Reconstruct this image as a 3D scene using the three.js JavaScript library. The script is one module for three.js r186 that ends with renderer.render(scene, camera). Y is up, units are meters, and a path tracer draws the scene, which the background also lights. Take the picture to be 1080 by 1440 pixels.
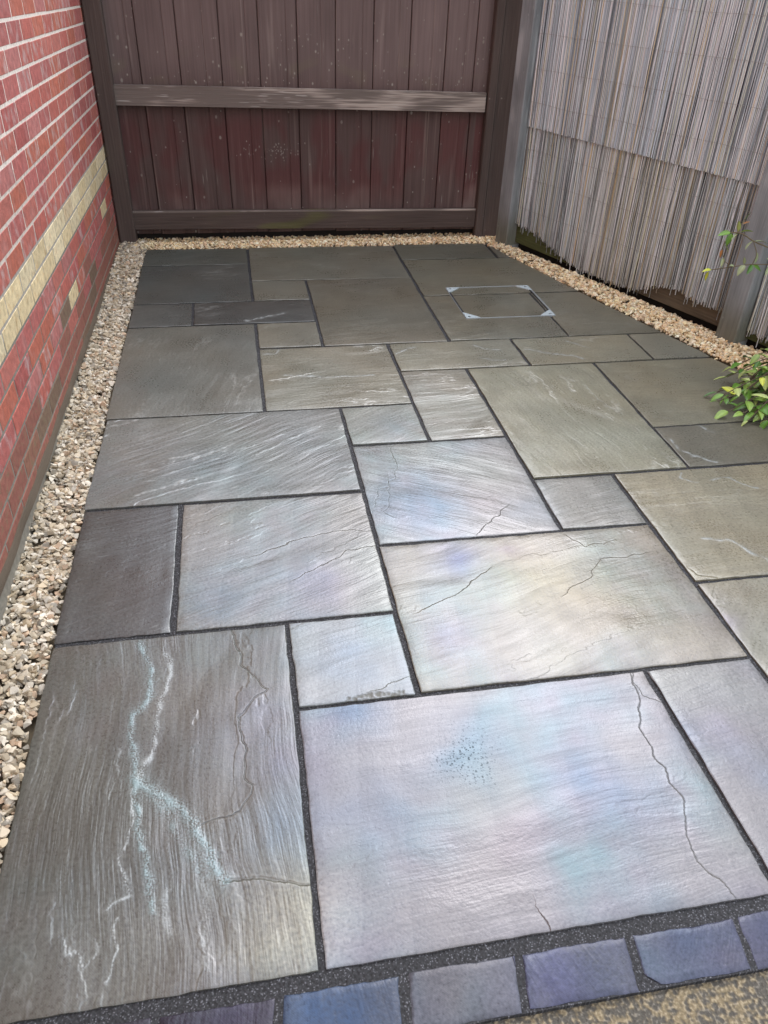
import * as THREE from 'three';
import { mergeGeometries } from 'three/addons/utils/BufferGeometryUtils.js';

// ------------------------------------------------------------------ camera, sky, sun, exposure
const scene = new THREE.Scene();
const camera = new THREE.PerspectiveCamera(66.9656, 768 / 1024, 0.05, 400);
camera.position.set(-0.0538, 1.492, 0.6503);
camera.rotation.set(-0.622507, -0.19777, 0.0407317, 'YXZ');
scene.add(camera);

const SUN = new THREE.Vector3(0.42, 1.0, -0.86).normalize();
{
  const W = 512, H = 256, d = new Float32Array(W * H * 4);
  for (let j = 0; j < H; j++) for (let i = 0; i < W; i++) {
    const el = ((j + 0.5) / H - 0.5) * Math.PI, az = ((i + 0.5) / W - 0.5) * 2 * Math.PI;
    const x = Math.cos(el) * Math.cos(az), y = Math.sin(el), z = Math.cos(el) * Math.sin(az);
    const ang = Math.acos(Math.min(1, x * SUN.x + y * SUN.y + z * SUN.z)) * 180 / Math.PI;
    const base = 1.28 * (1 + 1.1 * Math.max(0, y)) / 1.5;
    const glow = 1.55 * Math.exp(-Math.pow(ang / 24, 2)) + 0.5 * Math.exp(-Math.pow(ang / 55, 2));
    const k = (j * W + i) * 4;
    d[k] = base * 0.95 + glow * 0.91; d[k + 1] = base * 0.995 + glow * 0.955; d[k + 2] = base * 1.09 + glow * 1.07; d[k + 3] = 1;
  }
  const sky = new THREE.DataTexture(d, W, H, THREE.RGBAFormat, THREE.FloatType);
  sky.mapping = THREE.EquirectangularReflectionMapping; sky.magFilter = THREE.LinearFilter; sky.minFilter = THREE.LinearFilter;
  sky.wrapS = THREE.RepeatWrapping; sky.needsUpdate = true;
  scene.background = sky; scene.environment = sky;
}
const sun = new THREE.DirectionalLight(new THREE.Color(1, 0.965, 0.9), 0.9);
sun.position.copy(SUN).multiplyScalar(12).add(new THREE.Vector3(0.5, 0, -2)); sun.target.position.set(0.5, 0, -2);
sun.castShadow = true; sun.shadow.radius = 44; sun.shadow.mapSize.set(2048, 2048);
Object.assign(sun.shadow.camera, { left: -6, right: 6, top: 6, bottom: -6, near: 0.5, far: 30 });
scene.add(sun, sun.target);
const renderer = new THREE.WebGLRenderer({ antialias: true });
renderer.setSize(768, 1024);
renderer.toneMapping = THREE.LinearToneMapping;
renderer.toneMappingExposure = 1.12;
renderer.shadowMap.enabled = true; renderer.shadowMap.type = THREE.PCFSoftShadowMap;

// ------------------------------------------------------------------ helpers
function rng(seed) { let a = seed >>> 0; return () => { a = (a + 0x6D2B79F5) | 0; let t = Math.imul(a ^ (a >>> 15), 1 | a); t = (t + Math.imul(t ^ (t >>> 7), 61 | t)) ^ t; return ((t ^ (t >>> 14)) >>> 0) / 4294967296; }; }
const PERM = new Uint8Array(512), GX = new Float32Array(256), GY = new Float32Array(256);
{ const r = rng(77), p = [...Array(256).keys()]; for (let i = 255; i > 0; i--) { const j = Math.floor(r() * (i + 1)); [p[i], p[j]] = [p[j], p[i]]; } for (let i = 0; i < 512; i++) PERM[i] = p[i & 255]; for (let i = 0; i < 256; i++) { const a = r() * 6.2832; GX[i] = Math.cos(a) * 1.45; GY[i] = Math.sin(a) * 1.45; } }
function noise(x, y) {                         // gradient noise, about -1 to 1
  const xf = Math.floor(x), yf = Math.floor(y), X = xf & 255, Y = yf & 255; x -= xf; y -= yf;
  const u = x * x * x * (x * (x * 6 - 15) + 10), v = y * y * y * (y * (y * 6 - 15) + 10);
  const a = PERM[PERM[X] + Y], b = PERM[PERM[X + 1] + Y], c = PERM[PERM[X] + Y + 1], e = PERM[PERM[X + 1] + Y + 1];
  const n0 = GX[a] * x + GY[a] * y, n1 = GX[b] * (x - 1) + GY[b] * y, n2 = GX[c] * x + GY[c] * (y - 1), n3 = GX[e] * (x - 1) + GY[e] * (y - 1);
  const p = n0 + u * (n1 - n0), q = n2 + u * (n3 - n2); return p + v * (q - p);
}
const fbm = (x, y, o = 4) => { let s = 0, a = 0.55, n = 0; for (let i = 0; i < o; i++) { s += a * noise(x, y); n += a; x = x * 2.03 + 17.3; y = y * 2.03 + 5.1; a *= 0.5; } return s / n; };
const sstep = (a, b, x) => { const t = Math.min(1, Math.max(0, (x - a) / (b - a))); return t * t * (3 - 2 * t); };
const clamp = (x, a = 0, b = 1) => Math.min(b, Math.max(a, x));
const toS = (c) => { c = clamp(c); return 255 * (c <= 0.0031308 ? 12.92 * c : 1.055 * Math.pow(c, 1 / 2.4) - 0.055); };
function tex8(data, w, h, srgb, repeat) {
  const t = new THREE.DataTexture(data, w, h, THREE.RGBAFormat, THREE.UnsignedByteType);
  t.magFilter = THREE.LinearFilter; t.minFilter = THREE.LinearMipmapLinearFilter; t.generateMipmaps = true;
  if (srgb) t.colorSpace = THREE.SRGBColorSpace;
  t.wrapS = t.wrapT = repeat ? THREE.RepeatWrapping : THREE.ClampToEdgeWrapping; t.needsUpdate = true; return t;
}
const usedNames = {};
function numbered(n) { const k = usedNames[n] = (usedNames[n] ?? -1) + 1; return k ? `${n}_${String(k).padStart(3, '0')}` : n; }
function mesh(name, geo, mat, parent) { const m = new THREE.Mesh(geo, mat); m.name = numbered(name); m.castShadow = m.receiveShadow = true; (parent ?? scene).add(m); return m; }
function thing(name, label, category, pos = [0, 0, 0], turn = 0, group) {
  const o = new THREE.Group(); o.name = numbered(name); o.position.set(...pos); o.rotation.y = turn;
  o.userData = { label, category }; if (group) o.userData.group = group; scene.add(o); return o;
}
function structure(name, label) { const o = new THREE.Group(); o.name = numbered(name); o.userData = { kind: 'structure', label }; scene.add(o); return o; }
const rgb = (r, g, b) => new THREE.Color().setRGB(r, g, b);
// box with softened edges: 6 faces + 12 chamfer strips + 8 corners, uv in metres along its own axes
function chamferBox(w, h, d, c, uv) {
  const P = [], I = [], X = w / 2, Y = h / 2, Z = d / 2, V = {};
  const put = (x, y, z) => P.push(x, y, z) / 3 - 1;
  for (const sx of [-1, 1]) for (const sy of [-1, 1]) for (const sz of [-1, 1]) V[[sx, sy, sz]] = [put(sx * X, sy * (Y - c), sz * (Z - c)), put(sx * (X - c), sy * Y, sz * (Z - c)), put(sx * (X - c), sy * (Y - c), sz * Z)];
  const pos = (i) => new THREE.Vector3(P[i * 3], P[i * 3 + 1], P[i * 3 + 2]);
  const poly = (...v) => { const n = pos(v[1]).sub(pos(v[0])).cross(pos(v[2]).sub(pos(v[0]))), m = v.reduce((s, i) => s.add(pos(i)), new THREE.Vector3()); if (n.dot(m) < 0) v.reverse(); for (let k = 1; k < v.length - 1; k++) I.push(v[0], v[k], v[k + 1]); };
  const S = [-1, 1];
  for (const s of S) { poly(V[[s, -1, -1]][0], V[[s, 1, -1]][0], V[[s, 1, 1]][0], V[[s, -1, 1]][0]); poly(V[[-1, s, -1]][1], V[[1, s, -1]][1], V[[1, s, 1]][1], V[[-1, s, 1]][1]); poly(V[[-1, -1, s]][2], V[[1, -1, s]][2], V[[1, 1, s]][2], V[[-1, 1, s]][2]); }
  for (const a of S) for (const b of S) { poly(V[[a, b, -1]][0], V[[a, b, 1]][0], V[[a, b, 1]][1], V[[a, b, -1]][1]); poly(V[[a, -1, b]][0], V[[a, 1, b]][0], V[[a, 1, b]][2], V[[a, -1, b]][2]); poly(V[[-1, a, b]][1], V[[1, a, b]][1], V[[1, a, b]][2], V[[-1, a, b]][2]); for (const e of S) poly(...V[[a, b, e]]); }
  let g = new THREE.BufferGeometry(); g.setAttribute('position', new THREE.Float32BufferAttribute(P, 3)); g.setIndex(I);
  g = g.toNonIndexed(); g.computeVertexNormals();
  const p = g.attributes.position, u = new Float32Array(p.count * 2);
  for (let i = 0; i < p.count; i++) { const q = uv ? uv(p.getX(i), p.getY(i), p.getZ(i)) : [p.getX(i) + p.getZ(i), p.getY(i)]; u[i * 2] = q[0]; u[i * 2 + 1] = q[1]; }
  g.setAttribute('uv', new THREE.BufferAttribute(u, 2)); return g;
}

// ------------------------------------------------------------------ ground
{
  const g = new THREE.PlaneGeometry(240, 240); g.rotateX(-Math.PI / 2);
  const W = 256, d = new Uint8Array(W * W * 4);
  for (let j = 0; j < W; j++) for (let i = 0; i < W; i++) { const n = 0.5 + 0.5 * noise(i * 0.21, j * 0.21) * 0.8 + 0.12 * noise(i * 0.9, j * 0.9), k = (j * W + i) * 4; d[k] = toS(0.10 + 0.14 * n); d[k + 1] = toS(0.08 + 0.11 * n); d[k + 2] = toS(0.055 + 0.07 * n); d[k + 3] = 255; }
  const t = tex8(d, W, W, true, true); t.repeat.set(300, 300);
  const m = mesh('ground', g, new THREE.MeshStandardMaterial({ map: t, roughness: 1 })); m.position.set(0, -0.036, 0);
  m.userData = { kind: 'structure', label: 'sandy earth under the gravel and around the yard' };
}

// ------------------------------------------------------------------ patio: riven sandstone slabs
const M = 0.304;                                // module of the slab sizes
const GAP = 0.0145;
// u to the right and v towards the fence, in modules; c: base colour; g: grain angle (radians in plan); st: streaks; te: terraces (levels); ve: pale edges; ti: tint strength; mo: mottling
const SLABS = [
  { r: [-2, 0, 0, 3], c: [0.098, 0.098, 0.092], g: 1.62, st: 0.6, te: 1.3, ve: 0.6, ti: 0.55, mo: 0.5, id: 'A1' },
  { r: [0, 0, 3, 2], c: [0.15, 0.148, 0.162], g: 0.12, st: 0.2, te: 1.0, ve: 0.15, ti: 1.0, mo: 0.5, id: 'A2' },
  { r: [3, 0, 4, 2], c: [0.15, 0.15, 0.165], g: 0.2, st: 0.3, te: 1.0, ve: 0.15, ti: 0.9, mo: 0.5 },
  { r: [4, 0, 7, 1], c: [0.22, 0.215, 0.2], g: 0.2, st: 0.35, te: 1.0, ve: 0.2, ti: 0.6, mo: 0.5 },
  { r: [4, 1, 7, 3], c: [0.20, 0.195, 0.17], g: 0.75, st: 0.8, te: 1.2, ve: 0.3, ti: 0.6, mo: 0.5 },
  { r: [0, 2, 1, 3], c: [0.21, 0.225, 0.235], g: 0.3, st: 0.3, te: 1.2, ve: 0.2, ti: 0.9, mo: 0.5, id: 'S' },
  { r: [1, 2, 4, 4], c: [0.175, 0.165, 0.145], g: 0.28, st: 0.5, te: 1.6, ve: 0.2, ti: 0.8, mo: 0.6, id: 'B2' },
  { r: [-1, 3, 1, 5], c: [0.17, 0.174, 0.178], g: 0.42, st: 0.6, te: 1.4, ve: 0.4, ti: 0.8, mo: 0.5, id: 'B1' },
  { r: [-2, 3, -1, 5], c: [0.05, 0.052, 0.054], g: 0.35, st: 0.4, te: 1.3, ve: 0.5, ti: 0.3, mo: 0.3 },
  { r: [1, 4, 3, 6], c: [0.18, 0.188, 0.2], g: -0.55, st: 0.4, te: 1.3, ve: 0.2, ti: 1.0, mo: 0.5, id: 'C2' },
  { r: [3, 4, 4, 5], c: [0.155, 0.158, 0.158], g: 0.35, st: 0.8, te: 1.5, ve: 0.6, ti: 0.5, mo: 0.4 },
  { r: [4, 3, 7, 5], c: [0.205, 0.192, 0.155], g: 0.05, st: 0.6, te: 1.3, ve: 0.4, ti: 0.2, mo: 0.6, id: 'C6' },
  { r: [7, 3, 8, 5], c: [0.17, 0.165, 0.14], g: 0.05, st: 0.6, te: 1.3, ve: 0.4, ti: 0.2, mo: 0.6 },
  // beyond the fifth row
  { r: [-2, 5, 1, 7], c: [0.14, 0.147, 0.152], g: 0.5, st: 0.9, te: 1.6, ve: 0.9, ti: 0.6, mo: 0.4, id: 'C0' },
  { r: [1, 6, 2, 7], c: [0.19, 0.2, 0.195], g: 0.5, st: 0.4, te: 1.2, ve: 0.4, ti: 0.7, mo: 0.4 },
  { r: [2, 6, 3, 8], c: [0.19, 0.185, 0.17], g: 0.2, st: 0.8, te: 1.8, ve: 0.8, ti: 0.35, mo: 0.4 },
  { r: [3, 5, 5, 8], c: [0.205, 0.203, 0.168], g: 1.75, st: 0.6, te: 1.5, ve: 0.75, ti: 0.15, mo: 0.7, id: 'C4' },
  { r: [5, 5, 8, 6], q: [[5, 5], [8, 5], [7.75, 6], [5, 6]], c: [0.13, 0.125, 0.108], g: 0.1, st: 0.3, te: 0.9, ve: 0.2, ti: 0.1, mo: 0.5, id: 'C8' },
  { r: [5, 6, 7.7, 8], q: [[5, 6], [7.72, 6], [6.98, 8], [5, 8]], c: [0.175, 0.168, 0.135], g: 0.02, st: 0.7, te: 0.9, ve: 0.15, ti: 0.1, mo: 0.6 },
  { r: [2, 8, 4, 9], c: [0.185, 0.18, 0.155], g: 0.15, st: 0.3, te: 1.5, ve: 0.6, ti: 0.15, mo: 0.4, id: 'D1' },
  { r: [4, 8, 6, 9], c: [0.19, 0.184, 0.152], g: -0.15, st: 0.3, te: 1.3, ve: 0.5, ti: 0.1, mo: 0.4, id: 'D2' },
  { r: [6, 8, 7, 9], q: [[6, 8], [6.98, 8], [6.66, 9], [6, 9]], c: [0.18, 0.175, 0.15], g: 0, st: 0.3, te: 1.0, ve: 0.3, ti: 0.1, mo: 0.4 },
  { r: [0, 7, 2, 9], c: [0.165, 0.16, 0.14], g: 0.12, st: 0.5, te: 2.0, ve: 0.9, ti: 0.15, mo: 0.4, id: 'E1' },
  { r: [-2, 7, 0, 10], c: [0.112, 0.114, 0.11], g: 1.3, st: 0.25, te: 1.3, ve: 0.3, ti: 0.1, mo: 0.4 },
  { r: [0, 9, 1, 10], c: [0.14, 0.138, 0.125], g: 0.7, st: 0.3, te: 1.2, ve: 0.3, ti: 0.1, mo: 0.4 },
  { r: [-1, 10, 1, 11], c: [0.062, 0.064, 0.066], g: 0.3, st: 0.3, te: 1.2, ve: 0.4, ti: 0.1, mo: 0.4, id: 'F1' },
  { r: [-2, 10, -1, 11], c: [0.082, 0.086, 0.088], g: 0.4, st: 0.3, te: 1.2, ve: 0.4, ti: 0.1, mo: 0.4 },
  { r: [0, 11, 1, 12], c: [0.13, 0.13, 0.118], g: 0.1, st: 0.5, te: 1.0, ve: 0.3, ti: 0.1, mo: 0.4 },
  { r: [1, 9, 3, 12], c: [0.112, 0.108, 0.094], g: 0.2, st: 0.2, te: 0.6, ve: 0.1, ti: 0.05, mo: 0.5 },
  { r: [-2, 11, 0, 13], c: [0.074, 0.08, 0.082], g: 0.15, st: 0.3, te: 1.1, ve: 0.25, ti: 0.1, mo: 0.4 },
  { r: [-2, 13, 0, 14], c: [0.082, 0.09, 0.088], g: 0.1, st: 0.3, te: 0.8, ve: 0.1, ti: 0.1, mo: 0.4 },
  { r: [0, 12, 3, 14], c: [0.125, 0.125, 0.112], g: 0.08, st: 0.4, te: 1.0, ve: 0.25, ti: 0.1, mo: 0.5 },
  { r: [3, 11, 6, 13], q: [[3, 11], [5.97, 11], [5.32, 13], [3, 13]], c: [0.135, 0.132, 0.112], flat: 0, g: 0.08, st: 0.4, te: 0.8, ve: 0.15, ti: 0.05, mo: 0.5 },
  { r: [3, 13, 5, 14], c: [0.105, 0.108, 0.096], g: 0.08, st: 0.3, te: 0.6, ve: 0.1, ti: 0.05, mo: 0.4 },
  { r: [5, 13, 5.3, 14], q: [[5, 13], [5.3, 13], [5.05, 14], [5, 14]], c: [0.11, 0.108, 0.1], g: 0.08, st: 0.3, te: 0.6, ve: 0.1, ti: 0.05, mo: 0.4 },
  { r: [3, 9, 5, 11], flat: 0, c: [0.13, 0.126, 0.108], g: 0.15, st: 0.5, te: 1.0, ve: 0.2, ti: 0.05, mo: 0.8 },
  { r: [5, 9, 6.7, 11], q: [[5, 9], [6.64, 9], [5.97, 11], [5, 11]], flat: 0, c: [0.13, 0.127, 0.108], g: 0.05, st: 0.4, te: 0.8, ve: 0.15, ti: 0.05, mo: 0.5 },
];
// dark setts along the front edge, in metres
const SETTS = [
  { x: [-0.62, -0.515], c: [0.03, 0.03, 0.036] }, { x: [-0.495, -0.302], c: [0.026, 0.026, 0.036] }, { x: [-0.285, -0.09], c: [0.028, 0.025, 0.04] },
  { x: [-0.07, 0.134], c: [0.05, 0.075, 0.12] }, { x: [0.152, 0.35], c: [0.10, 0.105, 0.12] }, { x: [0.364, 0.567], c: [0.065, 0.07, 0.105] },
  { x: [0.588, 0.792], c: [0.07, 0.07, 0.1], cut: 1 }, { x: [0.808, 1.01], c: [0.07, 0.07, 0.1] }, { x: [1.028, 1.23], c: [0.13, 0.13, 0.16] }, { x: [1.248, 1.45], c: [0.12, 0.12, 0.15] }, { x: [1.468, 1.67], c: [0.13, 0.13, 0.15] }];
// veins (pale, raised) and cracks (dark) that single slabs carry: k kind, w half width, t tint, p points in metres
const LINES = {
  A1: [
    { k: 'v', w: 0.007, s: 0.85, teal: 1, p: [[-0.390, -0.893], [-0.356, -0.803], [-0.345, -0.696], [-0.386, -0.643], [-0.392, -0.598], [-0.369, -0.523], [-0.361, -0.463]] },
    { k: 'v', w: 0.006, s: 1, p: [[-0.322, -0.837], [-0.299, -0.773], [-0.325, -0.673], [-0.332, -0.598], [-0.328, -0.543], [-0.358, -0.471]] },
    { k: 'v', w: 0.010, s: 0.85, teal: 1, p: [[-0.361, -0.463], [-0.300, -0.406], [-0.245, -0.351], [-0.205, -0.259], [-0.174, -0.204]] },
    { k: 'v', w: 0.003, s: 0.9, p: [[-0.372, -0.440], [-0.364, -0.340], [-0.383, -0.280], [-0.358, -0.204], [-0.399, -0.176]] },
    { k: 'v', w: 0.006, s: 0.85, teal: 1, p: [[-0.366, -0.46], [-0.352, -0.353], [-0.321, -0.224], [-0.308, -0.159]] },
    { k: 'v', w: 0.009, s: 0.4, teal: 1, p: [[-0.327, -0.418], [-0.285, -0.358], [-0.256, -0.281], [-0.211, -0.220]] },
    { k: 'v', w: 0.006, s: 0.35, p: [[-0.223, -0.222], [-0.207, -0.149], [-0.216, -0.091], [-0.206, -0.039]] },
    { k: 'v', w: 0.003, s: 0.8, p: [[-0.371, -0.157], [-0.379, -0.123], [-0.368, -0.098], [-0.384, -0.041]] },
    { k: 'v', w: 0.003, s: 0.6, p: [[-0.410, -0.122], [-0.407, -0.093], [-0.426, -0.075], [-0.447, -0.111], [-0.460, -0.102], [-0.467, -0.131]] },
    { k: 'v', w: 0.006, s: 0.4, p: [[-0.278, -0.204], [-0.293, -0.157], [-0.279, -0.113]] },
    { k: 'v', w: 0.003, s: 0.4, p: [[-0.410, -0.555], [-0.405, -0.470], [-0.417, -0.424]] },
    { k: 'c', w: 0.0022, p: [[-0.148, -0.900], [-0.121, -0.769], [-0.070, -0.681], [-0.141, -0.602], [-0.122, -0.503], [-0.128, -0.428], [-0.108, -0.404], [-0.140, -0.347], [-0.219, -0.333]] },
    { k: 'c', w: 0.003, p: [[-0.174, -0.202], [-0.100, -0.192], [-0.004, -0.165]] }],
  A2: [
    { k: 'c', w: 0.0022, p: [[0.869, -0.589], [0.842, -0.499], [0.819, -0.428], [0.813, -0.351], [0.819, -0.271], [0.823, -0.222], [0.788, -0.144], [0.780, -0.094], [0.807, -0.041], [0.827, 0]] },
    { k: 'c', w: 0.0014, p: [[0.864, -0.594], [0.864, -0.531], [0.890, -0.510]] }, { k: 'c', w: 0.0016, p: [[0.43, -0.008], [0.425, -0.04]] }],
  B2: [{ k: 'c', w: 0.0014, p: [[0.814, -0.922], [0.913, -0.984], [0.974, -1.055], [1.130, -1.070]] }, { k: 'c', w: 0.0014, p: [[0.925, -1.171], [0.954, -1.124], [1.050, -1.142]] }, { k: 'c', w: 0.0013, p: [[0.380, -0.912], [0.488, -0.957], [0.608, -1.053]] }],
  C2: [{ k: 'c', w: 0.002, p: [[0.451, -1.806], [0.455, -1.687], [0.434, -1.595], [0.360, -1.514], [0.318, -1.406]] }, { k: 'c', w: 0.0016, p: [[0.409, -1.598], [0.381, -1.426], [0.355, -1.388], [0.374, -1.365]] }, { k: 'c', w: 0.0018, p: [[0.636, -1.234], [0.704, -1.303], [0.763, -1.363]] }],
  B1: [{ k: 'c', w: 0.0016, p: [[-0.071, -1.219], [0.079, -1.282], [0.195, -1.311], [0.284, -1.295]] }, { k: 'c', w: 0.0014, p: [[0.041, -1.092], [0.153, -1.154], [0.204, -1.205], [0.286, -1.212]] }],
  S: [{ k: 'm', w: 0.016, p: [[0.128, -0.612], [0.203, -0.624], [0.26, -0.612]] }, { k: 'c', w: 0.0016, p: [[0.203, -0.642], [0.281, -0.667]] }],
  C8: [{ k: 'v', w: 0.005, s: 1, p: [[1.549, -1.726], [1.545, -1.648], [1.576, -1.601], [1.643, -1.543]] }, { k: 'v', w: 0.006, s: 1, p: [[1.717, -1.815], [1.744, -1.756]] }],
  C6: [{ k: 'v', w: 0.003, s: 0.8, p: [[1.471, -1.490], [1.453, -1.457], [1.498, -1.422]] }, { k: 'v', w: 0.0035, s: 0.9, p: [[1.555, -1.438], [1.630, -1.435], [1.660, -1.390], [1.699, -1.362]] },
    { k: 'v', w: 0.006, s: 0.9, p: [[1.358, -1.110], [1.422, -1.097], [1.451, -1.061], [1.471, -1.021], [1.502, -0.982]] }, { k: 'c', w: 0.0035, p: [[1.234, -0.966], [1.250, -0.940], [1.298, -0.925]] }],
  D1: [{ k: 'v', w: 0.005, s: 0.9, p: [[0.631, -2.617], [0.681, -2.661], [0.727, -2.682]] }, { k: 'v', w: 0.004, s: 0.9, p: [[1.013, -2.679], [1.061, -2.623], [1.122, -2.612]] }, { k: 'v', w: 0.004, s: 0.9, p: [[1.009, -2.531], [1.066, -2.497], [1.120, -2.501]] }],
  D2: [{ k: 'v', w: 0.005, s: 0.9, p: [[1.249, -2.605], [1.357, -2.544], [1.452, -2.510], [1.490, -2.470]] }, { k: 'v', w: 0.004, s: 0.8, p: [[1.475, -2.685], [1.520, -2.629], [1.567, -2.593]] }],
  C0: [{ k: 'v', w: 0.005, s: 0.9, p: [[-0.047, -1.798], [0.119, -1.923], [0.206, -1.979]] }, { k: 'v', w: 0.004, s: 0.7, p: [[-0.438, -1.658], [-0.2, -1.79], [0.066, -1.94]] }],
  E1: [{ k: 'v', w: 0.005, s: 0.9, p: [[0.102, -2.448], [0.283, -2.410], [0.486, -2.408]] }, { k: 'v', w: 0.004, s: 0.9, p: [[0.010, -2.672], [0.075, -2.679], [0.099, -2.716]] }],
  F1: [{ k: 'v', w: 0.007, s: 0.9, p: [[-0.048, -3.075], [0.06, -3.12], [0.152, -3.165]] }],
};
// wet-film sheen and reflections painted into the stone, plus paler stone: centre x, z, radius, tint, share, pits
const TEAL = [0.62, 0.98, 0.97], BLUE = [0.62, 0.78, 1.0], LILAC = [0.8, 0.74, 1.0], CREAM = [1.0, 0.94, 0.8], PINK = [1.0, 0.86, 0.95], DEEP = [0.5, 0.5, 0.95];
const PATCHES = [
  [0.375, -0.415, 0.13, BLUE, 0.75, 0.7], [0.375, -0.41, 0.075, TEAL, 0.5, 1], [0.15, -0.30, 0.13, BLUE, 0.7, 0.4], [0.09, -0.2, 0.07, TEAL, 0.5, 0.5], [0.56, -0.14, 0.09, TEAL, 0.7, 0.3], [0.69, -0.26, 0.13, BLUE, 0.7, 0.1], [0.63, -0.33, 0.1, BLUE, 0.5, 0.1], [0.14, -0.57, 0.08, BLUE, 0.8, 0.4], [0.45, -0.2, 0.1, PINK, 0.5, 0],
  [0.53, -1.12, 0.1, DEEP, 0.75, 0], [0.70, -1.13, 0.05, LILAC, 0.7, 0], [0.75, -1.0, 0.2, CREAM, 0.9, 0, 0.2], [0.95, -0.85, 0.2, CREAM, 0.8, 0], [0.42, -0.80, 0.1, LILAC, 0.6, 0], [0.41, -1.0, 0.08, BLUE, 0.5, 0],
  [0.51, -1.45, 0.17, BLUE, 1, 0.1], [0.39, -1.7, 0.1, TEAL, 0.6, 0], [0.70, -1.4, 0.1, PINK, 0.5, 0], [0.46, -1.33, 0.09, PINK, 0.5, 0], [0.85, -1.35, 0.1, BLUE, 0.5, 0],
  [-0.04, -0.3, 0.11, BLUE, 0.9, 0.5, 0.3], [-0.03, -0.45, 0.09, LILAC, 0.6, 0.1], [-0.05, -0.08, 0.13, CREAM, 0.9, 0, 1.1], [-0.5, -0.35, 0.28, [1, 1, 1], 1, 0, -0.28], [-0.12, -0.55, 0.16, PINK, 0.4, 0, 0.35], [-0.07, -0.6, 0.1, LILAC, 0.4, 0],  // white entry paints the house wall's dark reflection on the slab's left
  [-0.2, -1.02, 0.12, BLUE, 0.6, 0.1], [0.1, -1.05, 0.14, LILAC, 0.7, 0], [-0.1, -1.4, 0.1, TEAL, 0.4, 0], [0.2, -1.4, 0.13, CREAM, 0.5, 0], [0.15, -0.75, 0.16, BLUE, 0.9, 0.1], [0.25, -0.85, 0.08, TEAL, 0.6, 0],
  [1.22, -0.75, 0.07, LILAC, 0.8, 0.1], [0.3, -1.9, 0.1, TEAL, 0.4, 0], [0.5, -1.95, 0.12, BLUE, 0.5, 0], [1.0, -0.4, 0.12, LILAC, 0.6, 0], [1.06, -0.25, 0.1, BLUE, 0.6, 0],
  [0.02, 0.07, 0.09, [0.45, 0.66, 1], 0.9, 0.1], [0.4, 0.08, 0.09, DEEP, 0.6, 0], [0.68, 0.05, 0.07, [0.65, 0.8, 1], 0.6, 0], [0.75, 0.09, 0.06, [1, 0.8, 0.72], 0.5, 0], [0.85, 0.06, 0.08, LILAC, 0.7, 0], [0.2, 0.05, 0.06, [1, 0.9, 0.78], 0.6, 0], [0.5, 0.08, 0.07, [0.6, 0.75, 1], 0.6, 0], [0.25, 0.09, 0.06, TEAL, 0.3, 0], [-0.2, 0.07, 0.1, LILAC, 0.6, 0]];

function segDist(x, z, p) {                    // distance to a polyline, and along which share of it
  let best = 1e9, sg = 1;
  for (let i = 0; i < p.length - 1; i++) {
    const ax = p[i][0], az = p[i][1], bx = p[i + 1][0] - ax, bz = p[i + 1][1] - az;
    const t = clamp(((x - ax) * bx + (z - az) * bz) / (bx * bx + bz * bz)), dx = x - ax - t * bx, dz = z - az - t * bz, d = dx * dx + dz * dz;
    if (d < best) { best = d; sg = bx * dz - bz * dx < 0 ? -1 : 1; }
  }
  return sg * Math.sqrt(best);
}
for (const list of Object.values(LINES)) for (const l of list) { l.x0 = Math.min(...l.p.map((q) => q[0])) - 0.04; l.x1 = Math.max(...l.p.map((q) => q[0])) + 0.04; l.z0 = Math.min(...l.p.map((q) => q[1])) - 0.04; l.z1 = Math.max(...l.p.map((q) => q[1])) + 0.04; }

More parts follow.
